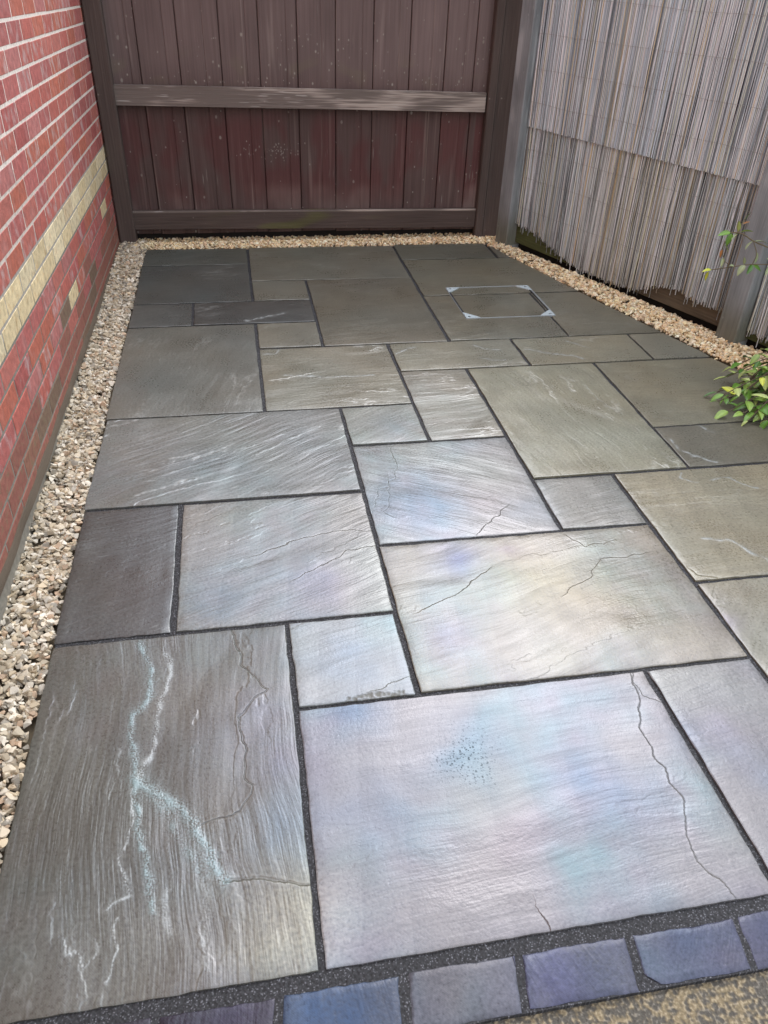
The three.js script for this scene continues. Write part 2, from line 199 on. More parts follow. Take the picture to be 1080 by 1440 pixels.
function atlas(x0, x1, z0, z1, W, H, list) {
  const col = new Uint8Array(W * H * 4).fill(255), hgt = new Float32Array(W * H * 4), rou = new Uint8Array(W * H * 4).fill(255), spc = new Uint8Array(W * H * 4).fill(255);
  const px = (x1 - x0) / W, fineOk = px < 0.0016;
  for (const s of list) {
    const [ax, az, bx, bz] = s.box, i0 = Math.max(0, Math.floor((ax - x0) / px)), i1 = Math.min(W - 1, Math.ceil((bx - x0) / px)), pz = (z1 - z0) / H;
    const j0 = Math.max(0, Math.floor((az - z0) / pz)), j1 = Math.min(H - 1, Math.ceil((bz - z0) / pz));
    const cx = (ax + bx) / 2, cz = (az + bz) / 2, cg = Math.cos(s.g), sg = -Math.sin(s.g), o = s.seed * 13.7, lines = LINES[s.id] ?? [];
    const near = PATCHES.filter((p) => p[0] > ax - p[2] * 1.5 && p[0] < bx + p[2] * 1.5 && p[1] > az - p[2] * 1.5 && p[1] < bz + p[2] * 1.5);
    for (let j = j0; j <= j1; j++) for (let i = i0; i <= i1; i++) {
      const x = x0 + (i + 0.5) * px, z = z0 + (j + 0.5) * pz, sx = x - cx, sz = z - cz;
      const a = cg * sx + sg * sz, b = -sg * sx + cg * sz;
      const wob = 0.04 * noise(a * 2.0 + o, b * 2.0) + 0.005 * noise(a * 9 + o, b * 9);
      const bw = b + wob;
      const rd = 1 - 2 * Math.abs(noise(a * 6 + o, bw * 120 + 5)), rd2 = fineOk ? 1 - 2 * Math.abs(noise(a * 16 + o, bw * 260)) : 0;
      const reg = 0.25 + 0.75 * sstep(-0.25, 0.45, noise(x * 2.4 + o, z * 2.4 + 60)), wn = fineOk ? (((Math.imul(i * 7919 + j * 104729, 2654435761) >>> 8) & 1023) / 511.5 - 1) : 0;
      const str = 0.6 * noise(a * 3 + o, bw * 42) + 0.4 * noise(a * 7 + o, bw * 95 + 3);
      const T = (0.75 * noise(a * 1.0 + o, bw * 5.2 + 9) + 0.35 * noise(a * 3.2 + o, bw * 17) + 0.10 * noise(a * 22, b * 50) + 0.05 * noise(a * 60, b * 90)) * s.te + 5;
      const fr = T - Math.floor(T), stepH = Math.floor(T) + sstep(0, 0.07, fr);
      const on = sstep(0.02, 0.4, noise(a * 2.1 + o + 40, b * 3.4)) ;
      const edge = Math.exp(-Math.pow((fr < 0.5 ? fr : fr - 1) / (s.r?.[1] >= 5 ? 0.075 : 0.05), 2)) * on;
      const f1 = noise(x * 125, z * 125), f2 = noise(x * 270 + 7, z * 270), mo = fbm(x * 4.3 + o, z * 4.3, 3), mo2 = noise(x * 14 + o, z * 14);
      const fine = 0.6 * f1 + 0.4 * f2;
      const rl = (0.3 + 0.8 * s.st) * (0.4 + 0.6 * reg), ridge = 0.6 * rd + 0.4 * rd2, fleck = sstep(0.5, 0.85, noise(a * 16 + o + 70, bw * 110)) * sstep(-0.1, 0.5, noise(x * 6 + o, z * 6 + 4));
      let k = 1 + s.mo * (0.34 * mo + 0.16 * mo2) + reg * (0.20 * s.st * str + (0.05 + 0.20 * s.st) * ridge) + (s.id === 'sett' ? 0.7 : 0.46) * fine * (0.6 + 0.8 * Math.max(0, mo + 0.4)) + 0.2 * wn + 0.16 * noise(x * 95, z * 95) * noise(x * 30 + 9, z * 30);
      let h = reg * (0.0004 * s.st * str + (0.00016 + 0.00036 * s.st) * ridge) + 0.00005 * wn + 0.0011 * Math.min(1, 0.25 + s.ve) * stepH * (0.3 + 0.7 * on) + 0.00011 * f1 * reg + 0.00010 * f2 + 0.0004 * mo2 + rl * (0.0008 * noise(a * 5 + o, bw * 26) + 0.0005 * noise(a * 9 + o, bw * 66)) + 0.00006 * noise(x * 90, z * 90 + o);
      let ro = 0.34 + 0.08 * mo + 0.08 * fine - 0.05 * str - 0.04 * ridge, warm = 0.06 * noise(x * 3.1 + o, z * 3.1 + 8);
      let r = s.c[0] * k * (1 + warm) * 1.04, g = s.c[1] * k * 1.02, bl = s.c[2] * k * (1 - warm) * (s.id === 'sett' ? 1 : 0.88);
      const e = clamp(edge * s.ve * (0.45 + 0.6 * noise(x * 40, z * 40)) + fleck * (0.15 + 0.4 * s.ve)) * (fineOk && s.r?.[1] < 5 ? 0.7 : 1.15); r += e * 0.28; g += e * 0.29; bl += e * 0.28;
      const pale = s.ve * 0.22 * sstep(0.45, 0.85, str) * sstep(0, 0.5, mo + 0.2); r += pale * 0.25; g += pale * 0.25; bl += pale * 0.24;
      // sheen tints for the specular map, partly mixed into the base colour below
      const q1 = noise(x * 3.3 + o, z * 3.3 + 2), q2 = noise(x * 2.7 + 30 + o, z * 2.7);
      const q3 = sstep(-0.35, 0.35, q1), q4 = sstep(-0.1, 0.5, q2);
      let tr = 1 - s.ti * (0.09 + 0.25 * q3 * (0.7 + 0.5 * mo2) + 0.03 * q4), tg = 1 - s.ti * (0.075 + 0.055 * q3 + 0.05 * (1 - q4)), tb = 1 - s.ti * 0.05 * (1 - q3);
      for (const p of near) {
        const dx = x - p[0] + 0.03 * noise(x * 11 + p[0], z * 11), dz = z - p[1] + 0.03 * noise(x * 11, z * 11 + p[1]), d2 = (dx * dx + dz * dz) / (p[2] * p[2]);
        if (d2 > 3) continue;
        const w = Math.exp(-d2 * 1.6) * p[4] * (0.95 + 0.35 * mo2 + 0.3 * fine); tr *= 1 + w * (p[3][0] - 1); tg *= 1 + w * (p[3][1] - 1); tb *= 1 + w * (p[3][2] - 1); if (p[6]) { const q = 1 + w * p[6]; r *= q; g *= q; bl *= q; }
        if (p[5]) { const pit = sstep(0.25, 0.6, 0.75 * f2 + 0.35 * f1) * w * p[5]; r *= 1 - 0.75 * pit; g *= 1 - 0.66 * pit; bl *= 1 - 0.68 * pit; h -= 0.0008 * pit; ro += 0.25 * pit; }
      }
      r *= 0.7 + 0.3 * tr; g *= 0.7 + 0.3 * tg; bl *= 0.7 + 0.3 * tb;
      for (const l of lines) {
        if (x < l.x0 || x > l.x1 || z < l.z0 || z > l.z1) continue;
        const jx = x + 0.009 * noise(x * 24, z * 24) + 0.0016 * noise(x * 130, z * 130), jz = z + 0.009 * noise(x * 24 + 9, z * 24) + 0.0016 * noise(x * 130 + 5, z * 130);
        const sd = segDist(jx, jz, l.p), d = Math.abs(sd);
        if (l.k === 'v') {
          const w = Math.exp(-Math.pow(d / l.w, 2)) * l.s * clamp(0.5 + 0.8 * noise(x * 40, z * 40) + 0.2 * f1 + 0.6 * f2);
          const halo = Math.exp(-Math.pow(d / (l.w * 2.6), 2)) * 0.25 * l.s * (l.teal ? clamp(0.5 + f2 * 1.3) : 0.3), v = clamp(w + halo);
          const tc = l.teal ? [0.24, 0.33, 0.335] : [0.34, 0.37, 0.36];
          r += v * (tc[0] - r); g += v * (tc[1] - g); bl += v * (tc[2] - bl); h += 0.0009 * w; ro += 0.12 * w;
        } else if (l.k === 'c') {
          const side = sstep(l.w * 1.5, 0, d), v = sstep(l.w * 0.9, l.w * 0.1, d) * (s.id === 'A1' ? 1 : 0.7) * clamp(0.6 + 0.9 * noise(x * 30, z * 30));
          r *= 1 - 0.5 * v; g *= 1 - 0.52 * v; bl *= 1 - 0.56 * v; h += (s.id === 'A1' ? 1 : 0.6) * -0.0016 * side + 0.0011 * Math.sign(sd) * Math.exp(-d / 0.014) * sstep(0, l.w, d); ro += 0.25 * v;
          const lip = Math.exp(-Math.pow((d - l.w * 2.2) / (l.w * 1.1), 2)) * 0.16; r += lip * 0.2; g += lip * 0.2; bl += lip * 0.19;
        } else {                                  // mossy chip
          const v = sstep(l.w, l.w * 0.3, d + 0.004 * f1) * clamp(0.7 + noise(x * 90, z * 90)); r += v * (0.10 - r) * 0.8; g += v * (0.095 - g) * 0.8; bl += v * (0.06 - bl) * 0.8; h -= 0.002 * v; ro += 0.3 * v;
        }
      }
      const n = (j * W + i) * 4;
      col[n] = toS(r); col[n + 1] = toS(g); col[n + 2] = toS(bl);
      hgt[n] = hgt[n + 1] = hgt[n + 2] = h; hgt[n + 3] = 1;
      rou[n + 1] = 255 * clamp(ro, 0.2, 0.95);
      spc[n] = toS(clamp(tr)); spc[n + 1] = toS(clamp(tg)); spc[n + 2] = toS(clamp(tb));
    }
  }
  const hm = new THREE.DataTexture(hgt, W, H, THREE.RGBAFormat, THREE.FloatType); hm.magFilter = hm.minFilter = THREE.LinearFilter; hm.needsUpdate = true;
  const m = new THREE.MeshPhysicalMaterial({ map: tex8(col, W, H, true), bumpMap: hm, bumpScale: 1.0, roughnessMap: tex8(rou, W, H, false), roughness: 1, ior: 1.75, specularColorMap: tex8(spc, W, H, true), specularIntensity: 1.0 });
  return { m, uv: (x, z) => [(x - x0) / (x1 - x0), (z - z0) / (z1 - z0)] };
}
// one slab: gridded top with uneven arrises, skirts to below the joint
function slabGeometry(q, at, seed, cell, rise, cutLine) {
  const L = (a, b) => Math.hypot(a[0] - b[0], a[1] - b[1]);
  const lu = Math.max(L(q[0], q[1]), L(q[3], q[2])), lv = Math.max(L(q[0], q[3]), L(q[1], q[2]));
  const nu = Math.max(4, Math.round(lu / cell)), nv = Math.max(4, Math.round(lv / cell));
  const par = (n, len) => { const e = Math.min(0.0035 / len, 0.2), a = [0]; for (let i = 0; i <= n; i++) a.push(e + (1 - 2 * e) * i / n); a.push(1); return a; };
  const S = par(nu, lu), Tt = par(nv, lv), r = rng(seed * 911 + 5), fl = rise === 0 ? 0 : 1, tx = fl * (r() - 0.5) * 0.006, tz = fl * (r() - 0.5) * 0.006, y0 = rise ?? (r() - 0.5) * 0.003;
  const top = [], cx = (q[0][0] + q[2][0]) / 2, cz = (q[0][1] + q[2][1]) / 2;
  for (let j = 0; j < Tt.length; j++) for (let i = 0; i < S.length; i++) {
    const s = S[i], t = Tt[j];
    let x = (q[0][0] * (1 - s) + q[1][0] * s) * (1 - t) + (q[3][0] * (1 - s) + q[2][0] * s) * t, z = (q[0][1] * (1 - s) + q[1][1] * s) * (1 - t) + (q[3][1] * (1 - s) + q[2][1] * s) * t;
    const rim = Math.min(s * lu, (1 - s) * lu, t * lv, (1 - t) * lv), near = sstep(0.05, 0, rim);
    x += near * (0.0022 * noise(z * 17 + seed, x * 17) + 0.0012 * noise(z * 70 + seed, x * 70)); z += near * (0.0022 * noise(x * 17 + seed * 3, z * 17) + 0.0012 * noise(x * 70 + seed, z * 70));
    if (cutLine) { const d = (x - cutLine[0]) * cutLine[2] + (z - cutLine[1]) * cutLine[3]; if (d > 0) { x -= d * cutLine[2]; z -= d * cutLine[3]; } }
    let y = y0 + tx * (x - cx) + tz * (z - cz) + 0.0012 * noise(x * 5 + seed, z * 5) + 0.0006 * noise(x * 16 + seed, z * 16);
    if (rim < 1e-5) y -= 0.0016 + 0.004 * Math.max(0, noise(x * 30 + seed, z * 30));
    top.push([x, y, z]);
  }
  const nx = S.length, nz = Tt.length, P = [], U = [], I = [];
  for (const p of top) { P.push(...p); U.push(...at(p[0], p[2])); }
  for (let j = 0; j < nz - 1; j++) for (let i = 0; i < nx - 1; i++) { const a = j * nx + i, b = a + 1, c = a + nx, d = c + 1; I.push(a, b, d, a, d, c); }
  const ring = []; for (let i = 0; i < nx; i++) ring.push(i); for (let j = 1; j < nz; j++) ring.push(j * nx + nx - 1); for (let i = nx - 2; i >= 0; i--) ring.push((nz - 1) * nx + i); for (let j = nz - 2; j >= 0; j--) ring.push(j * nx);
  const b0 = P.length / 3;
  for (const k of ring) { const p = top[k]; P.push(...p, p[0], -0.034, p[2]); const w = at(p[0], p[2]); U.push(...w, ...w); }
  for (let k = 0; k < ring.length - 1; k++) { const a = b0 + k * 2; I.push(a, a + 1, a + 3, a, a + 3, a + 2); }
  const g = new THREE.BufferGeometry(); g.setAttribute('position', new THREE.Float32BufferAttribute(P, 3)); g.setAttribute('uv', new THREE.Float32BufferAttribute(U, 2)); g.setIndex(I); g.computeVertexNormals(); return g;
}
const patio = structure('patio', 'patio of grey riven sandstone slabs with dark joints, wet and shining in front');
{
  const nearList = [], farList = [];
  SLABS.forEach((s, i) => {
    s.seed = i + 1; const q = s.q ?? [[s.r[0], s.r[1]], [s.r[2], s.r[1]], [s.r[2], s.r[3]], [s.r[0], s.r[3]]], r = rng(i * 37 + 9);
    const h = GAP / 2, cu = q.reduce((a, p) => a + p[0], 0) / 4, cv = q.reduce((a, p) => a + p[1], 0) / 4;
    s.quad = q.map((p) => [p[0] * M + (p[0] < cu ? h : -h) + (r() - 0.5) * 0.005, -p[1] * M + (p[1] < cv ? -h : h) + (r() - 0.5) * 0.005]);
    if (s.r[0] === -2) { s.quad[0][0] += (r() - 0.5) * 0.008 - 0.006; s.quad[3][0] += (r() - 0.5) * 0.008 - 0.006; }
    const X = s.quad.map((p) => p[0]), Z = s.quad.map((p) => p[1]);
    s.box = [Math.min(...X) - 0.006, Math.min(...Z) - 0.006, Math.max(...X) + 0.006, Math.max(...Z) + 0.006];
    (s.r[1] < 5 ? nearList : farList).push(s);
  });
  SETTS.forEach((s, i) => {
    s.c = s.c.map((e) => e * 0.72); const r = rng(i * 71 + 3), w = () => (r() - 0.5) * 0.006;
    s.seed = 60 + i; s.quad = [[s.x[0] - 0.012 + w(), 0.117 + w()], [s.x[1] - 0.012 + w(), 0.118 + w()], [s.x[1] + w(), 0.024 + w()], [s.x[0] + w(), 0.024 + w()]];
    if (s.cut) s.cutLine = [0.59, 0.105, -0.64, 0.77];
    Object.assign(s, { g: 0.9 + r(), st: 0.15, te: 0.7, ve: 0.12, ti: 1, mo: 1.3, id: 'sett' });
    s.box = [s.x[0] - 0.0155, 0.01, s.x[1] + 0.004, 0.13]; nearList.push(s);
  });
  const near = atlas(-0.66, 2.18, -1.85, 0.14, 2048, 1436, nearList), far = atlas(-0.66, 2.50, -4.28, -1.5, 1536, 1352, farList);
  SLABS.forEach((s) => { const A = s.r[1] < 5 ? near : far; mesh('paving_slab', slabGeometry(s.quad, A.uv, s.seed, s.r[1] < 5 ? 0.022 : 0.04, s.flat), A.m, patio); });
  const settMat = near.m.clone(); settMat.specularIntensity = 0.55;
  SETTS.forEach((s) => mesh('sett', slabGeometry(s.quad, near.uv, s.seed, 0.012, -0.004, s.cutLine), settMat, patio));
  // joint filling: dark gritty mortar
  const W = 512, d = new Uint8Array(W * W * 4), b = new Uint8Array(W * W * 4), r = rng(4);
  for (let j = 0; j < W; j++) for (let i = 0; i < W; i++) {
    const n = noise(i * 0.33, j * 0.33), sp = r(), k = (j * W + i) * 4, v = 0.022 + 0.014 * n + (sp > 0.88 ? 0.22 * r() : 0) + 0.02 * (r() - 0.5);
    d[k] = toS(v * 0.98); d[k + 1] = toS(v); d[k + 2] = toS(v * 1.1); d[k + 3] = 255; b[k] = b[k + 1] = b[k + 2] = clamp(128 + 70 * n + 50 * (sp - 0.5), 0, 255); b[k + 3] = 255;
  }
  const jm = new THREE.MeshStandardMaterial({ map: tex8(d, W, W, true, true), bumpMap: tex8(b, W, W, false, true), bumpScale: 0.004, roughness: 0.8 });
  const outline = [[-0.605, 0.1], [-0.1, 0.128], [0.3, 0.121], [1.7, 0.121], [2.43, -0.2], [2.42, -1.53], [2.335, -1.83], [2.11, -2.43], [1.8, -3.34], [1.61, -3.95], [1.52, -4.245], [-0.604, -4.245]];
  const sh = new THREE.Shape(outline.map((p) => new THREE.Vector2(p[0], -p[1])));
  const g = new THREE.ExtrudeGeometry(sh, { depth: 0.028, bevelEnabled: false, curveSegments: 1 }); g.rotateX(-Math.PI / 2); g.translate(0, -0.0345, 0);
  const u = g.attributes.uv, p = g.attributes.position; for (let i = 0; i < u.count; i++) u.setXY(i, p.getX(i) * 1.05, p.getZ(i) * 1.05);
  mesh('joint_mortar', g, jm, patio);
}

// ------------------------------------------------------------------ rough old surface in front of the setts
{
  const W = 1024, d = new Uint8Array(W * W * 4), b = new Uint8Array(W * W * 4), r = rng(14);
  for (let j = 0; j < W; j++) for (let i = 0; i < W; i++) {
    const x = i / W, z = j / W, k = (j * W + i) * 4, sand = sstep(-0.22, 0.3, 0.55 * fbm(x * 12, z * 18, 4) + 0.5 * noise(x * 75, z * 75) + 0.3 * noise(x * 150, z * 150)), gr = noise(x * 150, z * 150), g2 = noise(x * 310, z * 310), f = 1 + 0.3 * gr + 0.2 * g2;
    const stone = sstep(0.1, 0.5, gr + 0.4 * g2);
    d[k] = toS((0.085 + 0.125 * sand + 0.05 * stone) * f); d[k + 1] = toS((0.077 + 0.09 * sand + 0.047 * stone) * f); d[k + 2] = toS((0.062 + 0.035 * sand + 0.04 * stone) * f); d[k + 3] = 255;
    b[k] = b[k + 1] = b[k + 2] = clamp(120 + 60 * gr + 40 * g2 + 30 * sand, 0, 255); b[k + 3] = 255;
  }
  const g = new THREE.PlaneGeometry(3.2, 2.6, 130, 110); g.rotateX(-Math.PI / 2); g.translate(0.9, -0.016, 1.413);
  const p = g.attributes.position, u = g.attributes.uv;
  for (let i = 0; i < p.count; i++) { const x = p.getX(i), z = p.getZ(i); p.setY(i, -0.017 + 0.005 * fbm(x * 12, z * 12, 3) + 0.002 * noise(x * 60, z * 60)); u.setXY(i, x, z); }
  g.computeVertexNormals();
  const m = mesh('path', g, new THREE.MeshStandardMaterial({ map: tex8(d, W, W, true, true), bumpMap: tex8(b, W, W, false, true), bumpScale: 0.004, roughness: 0.85 }));
  m.userData = { kind: 'structure', label: 'old sandy tarmac path in front of the setts' };
}

// ------------------------------------------------------------------ brick house wall on the left
{
  const COLS = 8, ROWS = 16, W = 1024, H = 1024, cw = W / COLS, ch = H / ROWS, d = new Uint8Array(W * H * 4), b = new Uint8Array(W * H * 4), r = rng(21);
  const RED = [[0.46, 0.125, 0.095], [0.42, 0.105, 0.09], [0.48, 0.15, 0.115], [0.43, 0.125, 0.108], [0.47, 0.135, 0.085], [0.46, 0.165, 0.145]];
  for (let c = 0; c < COLS * ROWS; c++) {
    const kind = c < 96 ? 0 : c < 112 ? 1 : 2, base = (kind === 1 ? [[0.72, 0.58, 0.34], [0.68, 0.54, 0.34], [0.76, 0.64, 0.41]] : kind === 2 ? [[0.26, 0.115, 0.075], [0.30, 0.11, 0.08], [0.21, 0.13, 0.085]] : RED)[Math.floor(r() * (kind ? 3 : 6))];
    const ox = (c % COLS) * cw, oy = Math.floor(c / COLS) * ch, o = c * 7.31, eff = kind === 0 ? (r() < 0.36 ? 1 : 0.4 * r()) : 0, val = 0.91 + 0.18 * r();
    for (let j = 0; j < ch; j++) for (let i = 0; i < cw; i++) {
      const x = i / cw * 0.215, y = j / ch * 0.065, k = ((oy + j) * W + ox + i) * 4;
      const n = fbm(x * 40 + o, y * 40, 3), f = noise(x * 300 + o, y * 300), crease = noise(x * 55 + o, y * 55 + 31), pit = sstep(0.5, 0.8, noise(x * 170 + o, y * 170 + 4));
      let k1 = val * (1 + 0.32 * n + 0.14 * f + 0.14 * crease) * (1 - 0.4 * pit * (kind === 1 ? 0.9 : 0.6));
      let R = base[0] * k1, G = base[1] * k1, B = base[2] * k1;
      const w = eff * sstep(0.0, 0.55, fbm(x * 22 + o + 50, y * 16, 3) + 0.12 * f + 0.05) * 0.62; R += w * (0.55 - R); G += w * (0.44 - G); B += w * (0.42 - B);
      if (kind === 1) { const br = sstep(0.2, 0.6, noise(x * 28 + o, y * 40)); R -= 0.10 * br; G -= 0.12 * br; B -= 0.09 * br; }
      if (kind === 2) { const gr = sstep(0.0, 0.5, n); R += gr * (0.17 - R) * 0.6; G += gr * (0.145 - G) * 0.6; B += gr * (0.08 - B) * 0.6; }
      d[k] = toS(R); d[k + 1] = toS(G); d[k + 2] = toS(B); d[k + 3] = 255;
      b[k] = b[k + 1] = b[k + 2] = clamp(140 + 50 * n + 30 * f + 40 * crease - 60 * pit, 0, 255); b[k + 3] = 255;
    }
  }
  const bm = new THREE.MeshStandardMaterial({ map: tex8(d, W, H, true), bumpMap: tex8(b, W, H, false), bumpScale: 0.004, roughness: 0.8 });
  // geometry of one brick showing its +x face, picked from the sheet of faces
  const cache = {};
  const brickGeo = (c, len) => cache[c + '_' + len] ??= chamferBox(0.05, 0.0645, len, 0.0014, (x, y, z) => [((c % COLS) + 0.04 + 0.92 * clamp(0.5 - z / 0.216)) / COLS, (Math.floor(c / COLS) + 0.06 + 0.88 * (0.5 + y / 0.0665)) / ROWS]);
  const wall = thing('brick_wall', 'red brick house wall with a band of two buff courses', 'wall', [-0.7694, 1.282, -2.5]);
  wall.rotation.set(-0.02839, 0.00554, 0, 'YXZ');
  const far = -2.15, nearEnd = 4.2, stuff = [], TOP = -50, rr = rng(33);
  for (let row = TOP; row <= 17; row++) {
    const y = -0.075 * row + 0.0375 - 0.0045, off = (row & 1) ? -0.33 : -0.33 + 0.1125;
    for (let k = -10; k < 25; k++) {
      let z0 = off + 0.225 * k + 0.005, z1 = z0 + 0.2135; if (z1 < far + 0.02 || z0 > nearEnd) continue; z0 = Math.max(z0, far); if (z1 - z0 < 0.03) continue;
      const len = +(z1 - z0).toFixed(3), grime = row >= 16 || (row === 15 && rr() < 0.6) || (row === 14 && rr() < 0.25);
      const c = row === 10 || row === 11 ? 96 + Math.floor(rr() * 16) : grime ? 112 + Math.floor(rr() * 16) : row >= 13 && rr() < 0.05 ? 96 + Math.floor(rr() * 16) : Math.floor(rr() * 96);
      const g = brickGeo(c, len), px = -0.025 + 0.0004 + rr() * 0.001, vis = row >= -3 && z0 < -0.05 + 1.54 * (row / 17) + 0.2;
      if (vis) { const m = mesh('brick', g, bm, wall); m.position.set(px, y + (rr() - 0.5) * 0.0015, (z0 + z1) / 2); m.rotation.set((rr() - 0.5) * 0.01, (rr() - 0.5) * 0.003, (rr() - 0.5) * 0.006); }
      else { stuff.push(g.clone().translate(px, y, (z0 + z1) / 2)); }
    }
  }
  const um = mesh('brickwork', mergeGeometries(stuff), bm, wall); um.userData.kind = 'stuff';
  // mortar behind the faces: pale pointing above, darker and recessed below the buff band
  const mt = (c, s) => { const S = 256, e = new Uint8Array(S * S * 4), q = rng(s), bb = new Uint8Array(S * S * 4); for (let i = 0; i < S * S; i++) { const x = i % S, yy = Math.floor(i / S), n = 1 + 0.4 * fbm(x * 0.05, yy * 0.05, 4) + 0.2 * (q() - 0.5); for (let k = 0; k < 3; k++) e[i * 4 + k] = toS(c[k] * n); e[i * 4 + 3] = 255; bb[i * 4] = bb[i * 4 + 1] = bb[i * 4 + 2] = 90 + 120 * q(); bb[i * 4 + 3] = 255; } const t = tex8(e, S, S, true, true), t2 = tex8(bb, S, S, false, true); t.repeat.set(4, 4); t2.repeat.set(4, 4); return new THREE.MeshStandardMaterial({ map: t, bumpMap: t2, bumpScale: 0.002, roughness: 0.95 }); };
  const strip = (y0, y1, face, mat) => { const g = new THREE.BoxGeometry(0.2, y1 - y0, nearEnd - far + 0.06, 1, 1, 1); const p = g.attributes.position, u = g.attributes.uv; for (let i = 0; i < p.count; i++) u.setXY(i, p.getZ(i), p.getY(i)); const m = mesh('mortar_joint', g, mat, wall); m.position.set(face - 0.1, (y0 + y1) / 2, (far + nearEnd) / 2); };
  strip(-0.075 * 5.5, 0.075 * 51, -0.0004, mt([0.84, 0.75, 0.66], 1)); strip(-0.075 * 8.5, -0.075 * 5.5 - 0.0005, -0.0005, mt([0.68, 0.60, 0.52], 2)); strip(-0.075 * 10.5, -0.075 * 8.5 - 0.0005, -0.0007, mt([0.42, 0.39, 0.34], 3)); strip(-0.075 * 17.9, -0.075 * 10.5 - 0.0005, -0.001, mt([0.25, 0.235, 0.195], 4));
  // mossy footing
  const fm = mt([0.15, 0.115, 0.08], 5); const g = new THREE.BoxGeometry(0.06, 0.035, nearEnd - far, 1, 2, 160), p = g.attributes.position;
  for (let i = 0; i < p.count; i++) if (p.getX(i) > 0) p.setX(i, 0.03 + 0.006 * noise(p.getZ(i) * 5, p.getY(i) * 30) + (p.getY(i) > 0.01 ? -0.007 : 0));
  g.computeVertexNormals(); mesh('footing', g, fm, wall).position.set(-0.022, -1.252, (far + nearEnd) / 2);
}

// ------------------------------------------------------------------ wood
function woodSheet(W, H, mx, my, paint) {       // mx by my metres; paint(x, y, grain, fine, random) gives linear rgb + height
  const d = new Uint8Array(W * H * 4), b = new Uint8Array(W * H * 4);
  for (let j = 0; j < H; j++) for (let i = 0; i < W; i++) { const x = i / W * mx, y = j / H * my, c = paint(x, y), k = (j * W + i) * 4; d[k] = toS(c[0]); d[k + 1] = toS(c[1]); d[k + 2] = toS(c[2]); d[k + 3] = 255; b[k] = b[k + 1] = b[k + 2] = clamp(c[3] * 255, 0, 255); b[k + 3] = 255; }
  return [tex8(d, W, H, true, true), tex8(b, W, H, false, true)];
}
